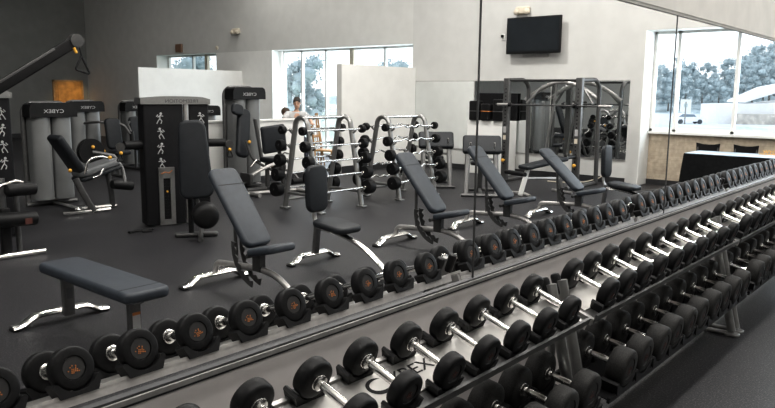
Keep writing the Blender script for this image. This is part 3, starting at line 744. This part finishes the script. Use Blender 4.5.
# pad on a stand behind the straight barbells
t = thing('back_extension_bench', 'black rectangular pad on a stand behind the straight barbells, before the counter', 'bench', (8.0, 7.4, 0), R(-10))
obj('chest_pad', G().pad(.46, .10, .46, .05, .04, Matrix.Translation((-.08, 0, .94)) @ Matrix.Rotation(R(-6), 4, 'Y')), 'vinyl2', t)
obj('post', G().tube(fil([(.0, .06, 1.0), (.10, .08, .60), (.16, .08, .03)], .1), .035, 8), 'dgun', t)
obj('base', G().tube([(-.55, .08, .035), (.45, .08, .035)], .035, 8).tube([(-.5, -.25, .035), (-.5, .35, .035)], .035, 8).tube([(.42, -.25, .035), (.42, .35, .035)], .035, 8).tube(fil([(.1, .08, .55), (-.3, .08, .42), (-.55, .08, .30)], .1), .03, 8), 'steel', t)
obj('foot_plate', G().pad(.06, .36, .16, .02, .02, Matrix.Translation((-.56, .08, .30))), 'dgun', t)

# ------------------------------------------------------------------ lifting cage before the wall mirror
t = thing('lifting_cage', 'grey power cage with two thick uprights and arched braces before the wall mirror', 'gym machine', (12.30, 4.80, 0))
ys = (.74, -.78); HT = 2.02
for y in ys:
    u_ = obj('upright', G().pad(.10, .13, HT, .02, .01, Matrix.Translation((0, y, HT/2+.02))), 'gun', t)
    g = G()
    for k in range(22): g.box(-.052, -.0505, y-.012, y+.012, .35+k*.07, .375+k*.07)
    obj('pin_holes', g, 'mattblack', u_)
    obj('warning_sticker', G().box(-.0525, -.051, y-.03, y+.03, .98, 1.10).mat(1).box(-.0525, -.051, y-.03, y+.03, .84, .93), ['white_print', 'beige'], u_)
    k_ = obj('pull_pin', G().lathe([(.012, 0), (.014, -.05), (.03, -.055), (.034, -.08), (.02, -.10)], (-.05, y-.02, .44), (1, 0, 0), 14), 'yellow', u_)
    rp = fil([(.0, y-.02, HT-.02), (.62, y-.02, HT+.0), (.80, y-.02, HT-.12), (.86, y-.02, .03)], .22, 8)
    obj('rear_post', G().tube(rp, .042, 12), 'gun', t)
    obj('base', G().tube([(-.35, y, .03), (.92, y, .03)], .04, 10), 'gun', t)
    obj('bar_catch', G().tube(fil([(-.05, y, .60), (-.42, y, .60), (-.46, y, .66)], .03), .028, 8), 'black', t)
arc = [(.84, .80-1.62*k/16, 1.62+.36*sin(pi*k/16)) for k in range(17)]
obj('arched_brace', G().tube(arc, .042, 12), 'steel', t)
for a, b in (((.84, .40, 1.92), (.70, .70, 1.55)), ((.84, -.44, 1.90), (.70, -.74, 1.55)), ((.84, .10, 1.97), (.84, .34, .30))):
    obj('diagonal_strut', G().tube([a, b], .026, 10), 'silver', t)
for x_ in (0, .55): obj('top_bar', G().tube([(x_, .74, HT-.02), (x_, -.78, HT-.02)], .020, 10), 'dgun', t)
o = thing('long_barbell', 'long thin bar racked across the lifting cage at head height', 'barbell', (12.20, 4.75, 1.53))
obj('bar', G().tube([(0, .98, 0), (0, -1.42, 0)], .017, 10), 'dgun', o)
for s, y in ((1, .80), (1, -1.3)): obj('sleeve', G().lathe([(.02, -.1), (.028, -.1), (.028, .14), (.02, .14)], (0, y, 0), (0, 1, 0), 14), 'steel', o)
for y in (.66, -.70): obj('hook', G().lathe([(.018, -.03), (.044, -.03), (.044, .03), (.018, .03)], (0, y, 0), (0, 1, 0), 18), 'black', o)

# wall mirror panels
for i, (a, b, lab) in enumerate(((7.21, 8.88, 'left wall mirror panel reflecting the blank white partition'), (5.30, 7.20, 'middle wall mirror panel behind the left cage upright'), (3.62, 5.29, 'right wall mirror panel behind the right cage upright'))):
    t = thing('wall_mirror', lab, 'mirror', (XF, (a+b)/2, .48), 0, 'wall mirror panels')
    w = (b-a)/2
    obj('mirror_glass', G().box(-.012, -.004, -w+.004, w-.004, .0, 1.53), 'mirror', t)
    for a_, b_ in ((-.02, 0), (1.53, 1.545)): obj('channel', G().box(-.02, -.001, -w, w, a_, b_), 'steel', t)
# shelf with black weights seen between mirror seam and cage
t = thing('weight_shelf', 'small white wall shelf unit left of the cage, black weights on top', 'shelf', (13.30, 6.55, 0))
obj('cabinet', G().pad(.42, 1.0, 1.16, .01, .008, Matrix.Translation((.08, 0, .58))), 'white', t)
obj('back_panel', G().box(.26, .30, -.5, .5, 1.16, 1.75), 'mattblack', t)
for k in range(3):
    o = thing('stacked_weight', f'{ORD[k]} black weight block from the left on the white shelf unit', 'weight', (13.22, 6.86-.30*k, 1.162), 0, 'black weights on the shelf')
    obj('block', G().pad(.24, .24, (.42, .36, .46)[k], .04, .03, Matrix.Translation((0, 0, (.21, .18, .23)[k]))), 'rubber', o)
    obj('band', G().pad(.246, .246, .022, .04, .01, Matrix.Translation((0, 0, .20))), 'orange' if k == 1 else 'gun', o)

# ------------------------------------------------------------------ things on the walls
t = thing('television', 'black flat television mounted high on the white wall', 'television', (XF, 5.68, 2.95))
obj('casing', G().pad(.06, 1.26, .75, .015, .012, Matrix.Translation((-.16, 0, 0))), 'black', t)
obj('screen', G().box(-.1935, -.1915, -.595, .595, -.325, .345), 'tv', t)
obj('bracket', G().box(-.14, -.01, -.25, .25, -.15, .15).box(-.05, -.001, -.30, .30, -.44, -.36), 'steel', t)
obj('cable', G().tube(fil([(-.10, .64, .05), (-.03, .69, .0), (-.02, .68, -.10), (-.02, .66, -.2)], .05), .012, 6), 'black', t)
t = thing('wall_outlet_plate', 'white plate with cable left of the television', 'outlet', (XF, 6.50, 2.95))
obj('plate', G().pad(.02, .10, .14, .01, .005, Matrix.Translation((-.01, 0, 0))), 'white', t)
obj('plug', G().pad(.05, .05, .06, .01, .01, Matrix.Translation((-.04, 0, .02))), 'black', t)
def alarm(label, y, z):
    t = thing('emergency_light', label, 'light', (XF, y, z), 0, 'emergency lights')
    obj('housing', G().pad(.10, .34, .16, .05, .04, Matrix.Translation((-.05, 0, 0))), 'beige', t)
    for s in (-1, 1): obj('lamp', G().ball((-.10, s*.12, -.03), .065, .9, 1, 1), 'beige', t)
alarm('beige emergency light on the wall above the television', 6.02, 3.48)
alarm('beige emergency light on the dark header above the left windows', 15.7, 3.50)
o = obj('wall_speaker', G().pad(.07, .34, .26, .02, .015), 'brown'); o.location = (XF-.036, 18.69, 3.10); tag(o, 'small brown box on the dark wall above the far left window', 'speaker')
o = obj('smoke_sensor', G().lathe([(.06, 0), (.06, -.02), (.04, -.04)], ax=(1, 0, 0), n=18), 'beige'); o.location = (XF, 16.7, 3.05); tag(o, 'tiny round sensor on the header left of the emergency light', 'sensor')
t = thing('wall_socket', 'power socket low on the white wall right of the cage', 'outlet', (XF, 3.98, .30))
obj('plate', G().pad(.016, .09, .13, .01, .005, Matrix.Translation((-.008, 0, 0))), 'gun', t)
obj('socket_face', G().box(-.018, -.016, -.02, .02, .01, .045).box(-.018, -.016, -.02, .02, -.045, -.01), 'white', t)
o = obj('power_cord', G().tube(fil([(13.62, 3.98, .27), (13.5, 4.05, .10), (13.3, 4.3, .012), (13.0, 4.5, .012), (12.9, 4.9, .012)], .1), .010, 6), 'beige'); tag(o, 'pale cord hanging from the power socket to the floor', 'cord')
t = struct('door_1', G().box(12.33, 13.36, YL-.05, YL, 0, 2.02), 'gold')
obj('frame', G().box(12.27, 12.33, YL-.07, YL, 0, 2.08).box(13.36, 13.42, YL-.07, YL, 0, 2.08).box(12.27, 13.42, YL-.07, YL, 2.02, 2.08), 'wood', t)
obj('door_panel', G().box(12.45, 13.24, YL-.065, YL-.05, .3, 1.9), 'gold', t)
t = struct('door_2', G().box(-8, -7.95, 3.2, 4.15, 0, 2.1), 'gun')
obj('door_handle', G().tube([(-7.95, 3.3, 1.0), (-7.88, 3.3, 1.0), (-7.88, 3.42, 1.0)], .012, 8), 'chrome', t)

# ------------------------------------------------------------------ table and chairs by the stone wall
t = thing('draped_table', 'long table under a black floor-length cloth by the stone wall', 'table', (12.95, .55, 0))
tw, tl = .40, 1.62
g = G(); n = 60; ring = []
def per(k):
    q = (k % n)/n*4; s = int(q); fr = q-s
    c = [(-tw, -tl), (tw, -tl), (tw, tl), (-tw, tl), (-tw, -tl)]
    return (c[s][0]+(c[s+1][0]-c[s][0])*fr, c[s][1]+(c[s+1][1]-c[s][1])*fr)
vs = []; 
for lev, z in enumerate((.765, .75, .45, .02)):
    for k in range(n):
        x, y = per(k); w = (0, .004, .03, .06)[lev]; fl = 1+(.5*sin(k*1.9)+.5)*(w*.5)
        nx, ny = x/tw, y/tl
        vs.append((x+nx*w*.9+.012*lev*sin(k*2.1)*.5, y+ny*w*.9+.012*lev*cos(k*1.7)*.5, z))
fs = [(l*n+k, l*n+(k+1) % n, (l+1)*n+(k+1) % n, (l+1)*n+k) for l in range(3) for k in range(n)]
g.add(vs, fs)
obj('table_cloth', g, 'cloth', t)
obj('table_top', G().pad(2*tw, 2*tl, .02, .02, .008, Matrix.Translation((0, 0, .762))), 'topcloth', t)
for a in (-1, 1):
    for b in (-1, 1): obj('leg', G().tube([(a*.32, b*1.45, 0), (a*.32, b*1.45, .75)], .018, 8), 'gun', t)
def chair(label, x, y, rz):
    t = thing('chair', label, 'chair', (x, y, 0), rz, 'chairs behind the draped table')
    obj('seat', G().pad(.42, .42, .05, .06, .02, Matrix.Translation((0, 0, .45))), 'black', t)
    pts = [(-.21, .23, .88), (-.1, .262, .855), (0, .27, .85), (.1, .262, .855), (.21, .23, .88)]
    vs = []
    for z0, dz in ((.62, 0), (1., 1)):
        for x_, y_, z_ in pts: vs.append((x_*(1 if dz else .9), y_, z_ if dz else z0))
    vs2 = [(a, b+.02, c) for a, b, c in vs]; A = vs+vs2
    fs = [(i, i+1, i+6, i+5) for i in range(4)]+[(i+10, i+15, i+16, i+11) for i in range(4)]+[(i, i+10, i+11, i+1) for i in range(4)]+[(i+5, i+6, i+16, i+15) for i in range(4)]+[(0, 5, 15, 10), (4, 14, 19, 9)]
    obj('backrest', G().add(A, fs), 'black', t)
    for a in (-1, 1):
        obj('leg', G().tube([(a*.19, -.18, 0), (a*.18, -.16, .44)], .014, 8), 'gun', t)
        obj('leg', G().tube([(a*.19, .26, 0), (a*.18, .17, .45), (a*.18, .25, .80)], .014, 8), 'gun', t)
    return t
chair('black chair at the draped table, the one nearer the white wall', 13.62, 2.17, R(-90))
chair('black chair at the draped table, the one farther from the white wall', 13.62, 1.52, R(-90))
t = thing('table_sign', 'yellow lettering standing on the draped table top', 'sign', (13.22, .93, .775))
T = Matrix.Translation((0, 0, .038)) @ Matrix.Rotation(R(-90), 4, 'Z') @ Matrix.Rotation(pi/2, 4, 'X')
text_obj('lettering', 'WYOZO', .085, 'yellow', t, T, False, .006)
obj('foot', G().box(-.03, .03, -.22, .22, 0, .006), 'yellow', t)

# ------------------------------------------------------------------ people behind the counter
def skin_mesh(name, verts, edges, radii, m, parent, root=0, sub=2, label=None):
    me = bpy.data.meshes.new(name); me.from_pydata(verts, edges, []); o = bpy.data.objects.new(name, me); C.objects.link(o)
    md = o.modifiers.new('skin', 'SKIN'); md.use_smooth_shade = True
    for i, r in enumerate(radii):
        rr_ = r if isinstance(r, tuple) else (r, r)
        me.skin_vertices[0].data[i].radius = rr_; me.skin_vertices[0].data[i].use_root = (i == root)
    s = o.modifiers.new('sub', 'SUBSURF'); s.levels = sub; s.render_levels = sub
    dg = bpy.context.evaluated_depsgraph_get(); nm = bpy.data.meshes.new_from_object(o.evaluated_get(dg))
    bpy.data.objects.remove(o); nm.name = name; nm.materials.clear(); nm.materials.append(M[m]); nm.shade_smooth()
    q = bpy.data.objects.new(name, nm); C.objects.link(q)
    if parent: q.parent = parent
    if label: q['label'] = label
    return q
def person(label, loc, rz, hairm, lean, face, up=0.):
    """seated on a stool, local -y is forward; lean = forward shift of the chest, face = turn of the head"""
    t = thing('person', label, 'person', loc, rz)
    P = [(0, 0, .62), (0, -.02, .78), (0, -lean*.5, .98), (0, -lean, 1.13), (0, -lean-.02, 1.20), (0, -lean-.05, 1.28)]
    Rr = [(.15, .12), (.135, .10), (.155, .105), (.12, .085), (.052, .052), (.055, .055)]
    E_ = [(0, 1), (1, 2), (2, 3), (3, 4), (4, 5)]
    def chain(base, pts, rs):
        last = base
        for p, r in zip(pts, rs): P.append(p); Rr.append(r); E_.append((last, len(P)-1)); last = len(P)-1
        return last
    for s in (-1, 1):
        chain(0, [(s*.10, -.12, .60), (s*.13, -.44, .58), (s*.13, -.46, .32), (s*.13, -.42, .09), (s*.13, -.54, .05)], [.095, .062, .055, .042, .035])
        w = chain(3, [(s*.18, -lean+.0, 1.14), (s*.31, -lean-.08, 1.01), (s*.27, -lean-.28, .95), (s*.24, -lean-.35, .95)], [.060, .046, .036, .028])
        hx = P[w]
        for k, (dx, dl) in enumerate(((-.030, .075), (-.010, .088), (.010, .084), (.028, .068))):
            b = chain(w, [(hx[0]+dx*.8, hx[1]-.055, hx[2]), (hx[0]+dx, hx[1]-.055-dl*.55, hx[2]-.008), (hx[0]+dx, hx[1]-.055-dl, hx[2]-.025)], [.011, .0085, .007])
        chain(w, [(hx[0]-s*.032, hx[1]-.02, hx[2]-.008), (hx[0]-s*.05, hx[1]-.05, hx[2]-.015)], [.011, .009])
    lift = lambda L: [(a, b, c+up*min(1, max(0, (c-.2)/.35))) for a, b, c in L]
    P = lift(P)
    body = skin_mesh('body', P, E_, Rr, 'skin', t)
    # head joined to the body mesh
    hc = Vector((0, -lean-.075, 1.385+up)); g = G(); T = Matrix.Translation(hc) @ Matrix.Rotation(face, 4, 'Z') @ Matrix.Rotation(R(14), 4, 'X')
    g.X = T
    g.ball((0, .005, .02), .098, .80, .98, 1.05, 22, 16); g.ball((0, -.025, -.055), .066, .92, 1.0, .95, 18, 12)
    g.ball((0, -.102, -.012), .016, .8, 1.1, 1.5, 10, 8)
    for s in (-1, 1):
        g.ball((s*.078, .01, -.005), .020, .35, .8, 1.4, 10, 8); g.ball((s*.030, -.088, .018), .010, 1.3, .6, .6, 8, 6)
    g.X = T; g.mat(1)
    for s in (-1, 1): g.ball((s*.030, -.0935, .016), .006, 1, .6, 1, 8, 6); g.box(s*.030-.016, s*.030+.016, -.098, -.088, .034, .041)
    g.mat(2).box(-.022, .022, -.0935, -.084, -.056, -.049)
    hd = obj('head', g, ['skin', 'hair', 'brown'], t)
    g = G(); g.X = T; g.ball((0, .018, .038), .106, .82, .98, .98, 20, 14)
    vs = []; keep = []
    obj('hair', g, hairm, t)
    P2 = [(0, 0, .60), (0, -.02, .78), (0, -lean*.5, .98), (0, -lean, 1.13), (0, -lean-.015, 1.185)]
    R2_ = [(.165, .135), (.155, .118), (.175, .122), (.138, .098), (.068, .066)]; E2 = [(0, 1), (1, 2), (2, 3), (3, 4)]
    for s in (-1, 1):
        b = len(P2); P2 += [(s*.185, -lean, 1.14), (s*.31, -lean-.075, 1.02)]; R2_ += [.084, .070]; E2 += [(3, b), (b, b+1)]
    skin_mesh('shirt', lift(P2), E2, R2_, 'shirt', t)
    P3 = [(0, 0, .62)]; R3 = [(.165, .135)]; E3 = []
    for s in (-1, 1):
        b = len(P3); P3 += [(s*.10, -.12, .60), (s*.13, -.44, .58), (s*.13, -.46, .32), (s*.13, -.42, .11)]; R3 += [.108, .074, .066, .056]; E3 += [(0, b), (b, b+1), (b+1, b+2), (b+2, b+3)]
    skin_mesh('trousers', lift(P3), E3, R3, 'trousers', t)
    return t
def stool(label, x, y, h, group='stools behind the counter'):
    t = thing('stool', label, 'stool', (x, y, 0), 0, group)
    obj('seat', G().lathe([(.15, h-.05), (.19, h-.04), (.19, h-.01), (.16, h)], n=24), 'black', t)
    for k in range(4):
        a = pi/4+k*pi/2
        obj('leg', G().tube([(.12*cos(a), .12*sin(a), h-.04), (.2*cos(a), .2*sin(a), 0)], .016, 8), 'steel', t)
person('dark-haired person in a pale grey shirt leaning forward behind the counter', (10.86, 10.15, 0), R(-25), 'hair', .16, R(-20), .10)
stool('black round stool under the person in the pale shirt', 10.86, 10.15, .54)
stool('black round stool under the brown-haired person', 11.22, 11.10, .29)
person('second person with brown hair, only head showing above the counter', (11.22, 11.10, 0), R(10), 'hair2', .16, R(20), -.155)
# wooden chair and board between counter and partition
t = thing('wooden_chair', 'light wooden chair seen through the straight barbell rack', 'chair', (11.15, 9.42, 0), R(25))
for a in (-1, 1):
    obj('leg', G().box(a*.2-.02, a*.2+.02, -.22, -.18, 0, .45), 'wood', t)
    obj('back_post', G().tube([(a*.2, .2, 0), (a*.2, .19, .45), (a*.19, .27, 1.0)], .022, 8), 'wood', t)
obj('seat', G().pad(.44, .44, .04, .03, .015, Matrix.Translation((0, 0, .46))), 'wood', t)
for z in (.62, .76, .92): obj('slat', G().tube(fil([(-.2, .2+.08*(z-.45)/.55, z), (0, .24+.08*(z-.45)/.55, z), (.2, .2+.08*(z-.45)/.55, z)], .1), .012, 8, .032), 'wood', t)
t = thing('poster_board', 'white poster board leaning behind the wooden chair', 'board', (11.75, 10.15, 0), R(30))
obj('sheet', G().box(-.28, .28, -.01, .01, .35, 1.10, rotx(R(-8))), 'paper', t)
obj('easel_leg', G().tube([(-.25, .02, 0), (-.05, .14, 1.25)], .016, 8), 'wood', t); obj('easel_leg', G().tube([(.25, .02, 0), (.05, .14, 1.25)], .016, 8), 'wood', t); obj('easel_leg', G().tube([(0, .5, 0), (0, .16, 1.25)], .016, 8), 'wood', t)

# ------------------------------------------------------------------ outside the windows
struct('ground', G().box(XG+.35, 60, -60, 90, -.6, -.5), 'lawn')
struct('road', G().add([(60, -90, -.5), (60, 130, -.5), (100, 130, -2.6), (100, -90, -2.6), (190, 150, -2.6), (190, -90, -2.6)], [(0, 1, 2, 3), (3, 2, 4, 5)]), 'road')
g = G(); nx, ny = 14, 40; vs = []
rh = random.Random(5)
for i in range(nx+1):
    for j in range(ny+1):
        x = 185+i*9; y = -60+j*7
        h = -2.6+max(0, (x-188))*.085+rh.uniform(-.4, .4); vs.append((x, y, h))
g.add(vs, [(i*(ny+1)+j, i*(ny+1)+j+1, (i+1)*(ny+1)+j+1, (i+1)*(ny+1)+j) for i in range(nx) for j in range(ny)])
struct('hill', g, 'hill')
def crown(h, w, seed, n):
    rt = random.Random(seed)
    g = G(); lumps = []
    for k in range(n):
        a = rt.uniform(0, 2*pi); q = rt.random()**.5; zz = rt.uniform(.22, .92)
        rad = w*.5*q*(1-abs(zz-.5)*1.0); lumps.append((rad*cos(a), rad*sin(a), h*zz, h*rt.uniform(.08, .14)))
        g.ball((lumps[-1][0], lumps[-1][1], lumps[-1][2]), lumps[-1][3]*.55, rt.uniform(.9, 1.2), rt.uniform(.9, 1.2), rt.uniform(.8, 1.1), 7, 5)
    g.v = [(a+rt.uniform(-1, 1)*h*.02, b+rt.uniform(-1, 1)*h*.02, c+rt.uniform(-1, 1)*h*.02) for a, b, c in g.v]
    for cx, cy, cz, r in lumps:                      # leaf sprays standing out of each clump
        for _ in range(60):
            d = Vector((rt.gauss(0, 1), rt.gauss(0, 1), rt.gauss(0, 1))).normalized(); p = Vector((cx, cy, cz))+d*r*rt.uniform(.45, 1.3)
            e = Vector((rt.gauss(0, 1), rt.gauss(0, 1), rt.gauss(0, 1))).normalized()*h*.020; f_ = d.cross(e).normalized()*h*.014
            g.add([tuple(p-e), tuple(p+f_), tuple(p+e), tuple(p-f_)], [(0, 1, 2, 3)])
    return g
def blob_tree(name, label, x, y, z, h, w, group, seed=0, n=26):
    t = thing(name, label, 'tree', (x, y, z), 0, group)
    obj('crown', crown(h, w, seed, n), 'tree', t, angle=3)
    obj('trunk', G().tube([(0, 0, 0), (0, 0, h*.5)], h*.025, 8), 'trunk', t)
    return t
rt = random.Random(9); k = 0
side = [(0.0, 13.5), (.2, 14), (.4, 13.6), (.55, 12.4), (.7, 14.5), (.85, 18), (1.0, 19.5), (1.2, 20)]
def top_at(f):
    for (a, ha), (b, hb) in zip(side[:-1], side[1:]):
        if f <= b: return ha+(hb-ha)*(f-a)/(b-a)
    return side[-1][1]
wood = G()
for row, (k0, dz) in enumerate(((0, 0), (1, -3.2), (2, -6.0))):
    for j in range(11):
        f = -.12+j*.125+row*.05
        # along a line of woodland on the far hillside, nearer rows lower down the slope
        sc = 1-.07*row
        x = (222+26*f)*sc; y = (84-32*f)*sc
        base = -2.6+max(0, x-188)*.085
        h = top_at(f)+dz+rt.uniform(-.8, .8)-base
        c = crown(max(h, 5), 6.5, 20+row*20+j, 24)
        wood.mat(0); wood.X = Matrix.Translation((x, y, base-.3)); wood.add(c.v, c.f)
        wood.mat(1).tube([(0, 0, 0), (0, 0, h*.5)], h*.022, 6); wood.X = Matrix()
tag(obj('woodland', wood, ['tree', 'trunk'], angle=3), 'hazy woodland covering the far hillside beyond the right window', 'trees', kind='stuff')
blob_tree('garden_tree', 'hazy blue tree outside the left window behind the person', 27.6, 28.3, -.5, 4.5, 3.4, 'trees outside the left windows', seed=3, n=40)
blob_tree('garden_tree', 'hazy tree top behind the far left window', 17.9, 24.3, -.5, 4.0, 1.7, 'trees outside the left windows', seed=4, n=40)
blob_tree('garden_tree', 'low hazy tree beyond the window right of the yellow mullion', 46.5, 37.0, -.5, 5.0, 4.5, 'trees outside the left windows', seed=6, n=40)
def car(label, x, y, z, rz, s=1.):
    t = thing('car', label, 'car', (x, y, z), rz, 'cars on the road'); t.scale = (s, s, s)
    body = [(-2.2, .35), (2.2, .35), (2.25, .75), (1.9, .95), (1.05, 1.0), (.55, 1.48), (-1.25, 1.5), (-2.1, 1.0), (-2.25, .8)]
    obj('car_body', G().prism(body, -.85, .85, lambda a, b, d: (a, d, b)), 'carw', t)
    obj('side_window', G().prism([(.85, 1.02), (.5, 1.4), (-1.15, 1.42), (-1.7, 1.02)], -.86, .86, lambda a, b, d: (a, d, b)), 'carg', t)
    for a in (-1.4, 1.4):
        for b in (-.8, .8): obj('wheel', G().lathe([(.2, -.11), (.34, -.10), (.34, .10), (.2, .11)], (a, b, .34), (0, 1, 0), 18), 'tyre', t)
car('white car on the road, the one right of the signpost', 119.6, 36.2, -2.6, R(-50), 1.1)
car('white car on the road, the one left of the signpost', 113.2, 43.4, -2.6, R(-50), 1.0)
t = thing('road_sign', 'pale signpost with a square board outside the stone-wall window', 'sign', (62.2, 18.2, -.6), R(-70))
obj('post', G().tube([(0, 0, 0), (0, 0, 1.9)], .06, 8), 'silver', t)
obj('board', G().box(-.42, .42, -.03, .03, 1.0, 2.1), 'paper', t); obj('symbol', G().box(-.12, .12, -.05, -.032, 1.45, 1.75), 'tree', t)
t = thing('house', 'long pale building with a low stone wall beyond the right window', 'building', (130, 31, -2.6), R(-50))
obj('wall', G().prism([(-5.5, 0), (9, 0), (9, 4.2), (3.0, 3.4), (-5.5, 3.2)], -3, 3, lambda a, b, d: (a, d, b)), 'bld', t)
obj('roof', G().prism([(-1, 3.5), (9.5, 6.9), (9.5, 7.2), (4.0, 6.1), (-1, 3.8)], -3.3, 3.3, lambda a, b, d: (a, d, b)), 'bld', t)
obj('stone_wall', G().box(-3.5, 9, -5.2, -4.8, 0, 1.7), 'rubble', t)

# ------------------------------------------------------------------ light
w = bpy.data.worlds.new('sky'); SC.world = w; w.use_nodes = True
nt = w.node_tree; bg = nt.nodes['Background']
tc = nt.nodes.new('ShaderNodeTexCoord'); sp = nt.nodes.new('ShaderNodeSeparateXYZ'); rp = nt.nodes.new('ShaderNodeValToRGB')
nt.links.new(tc.outputs['Generated'], sp.inputs[0]); nt.links.new(sp.outputs['Z'], rp.inputs['Fac']); nt.links.new(rp.outputs['Color'], bg.inputs['Color'])
rp.color_ramp.elements[0].color = (1, 1, 1, 1); rp.color_ramp.elements[1].color = (.86, .93, 1, 1)
bg.inputs['Strength'].default_value = 1.5
def area(name, loc, sx, sy, power, col=(1, .97, .92), rot=(0, 0, 0)):
    l = bpy.data.lights.new(name, 'AREA'); l.shape = 'RECTANGLE'; l.size = sx; l.size_y = sy; l.energy = power; l.color = col
    o = bpy.data.objects.new(name, l); C.objects.link(o); o.location = loc; o.rotation_euler = rot
    return o
for x in (.8, 3.6, 6.4, 9.2, 12.0):
    for sy in (.8, -.8): area('rack light', (x, sy, 6.4), .30, .30, 92)
for x in (1.5, 6.0, 10.5):  # broad unseen lamps added as fill for benches and aisle
    area('ceiling and fill light', (x, 3.6, 6.4), 2.5, 1.2, 110)
    area('ceiling and fill light', (x, -3.6, 6.4), 2.5, 1.2, 75)
for x, y, p in ((5.0, 7.0, 80), (10.3, 6.5, 190), (10.5, 11.0, 80), (-3.0, 4.0, 160), (12.6, 13.8, 50), (9.0, 19.0, 45)):  # those towards the back and left walls are added to brighten them
    area('ceiling and fill light', (x, y, 6.4), .45, .45, p)
# daylight entering through the windows
area('daylight', (XG+.5, 0.2, 2.1), 6.0, 1.7, 170, (.9, .96, 1), (0, R(90), 0)).rotation_euler = (R(90), 0, R(90))
area('daylight', (XG+.5, 11.5, 1.6), 4.8, 2.4, 140, (.9, .96, 1)).rotation_euler = (R(90), 0, R(90))
l = bpy.data.lights.new('door spot', 'SPOT'); l.energy = 120; l.color = (1, .72, .36); l.spot_size = R(42); l.spot_blend = 1.
o = bpy.data.objects.new('door spot', l); C.objects.link(o); o.location = (12.95, YL-2.4, 2.6); o.rotation_euler = (R(60), 0, 0)
SC.cycles.use_denoising = True
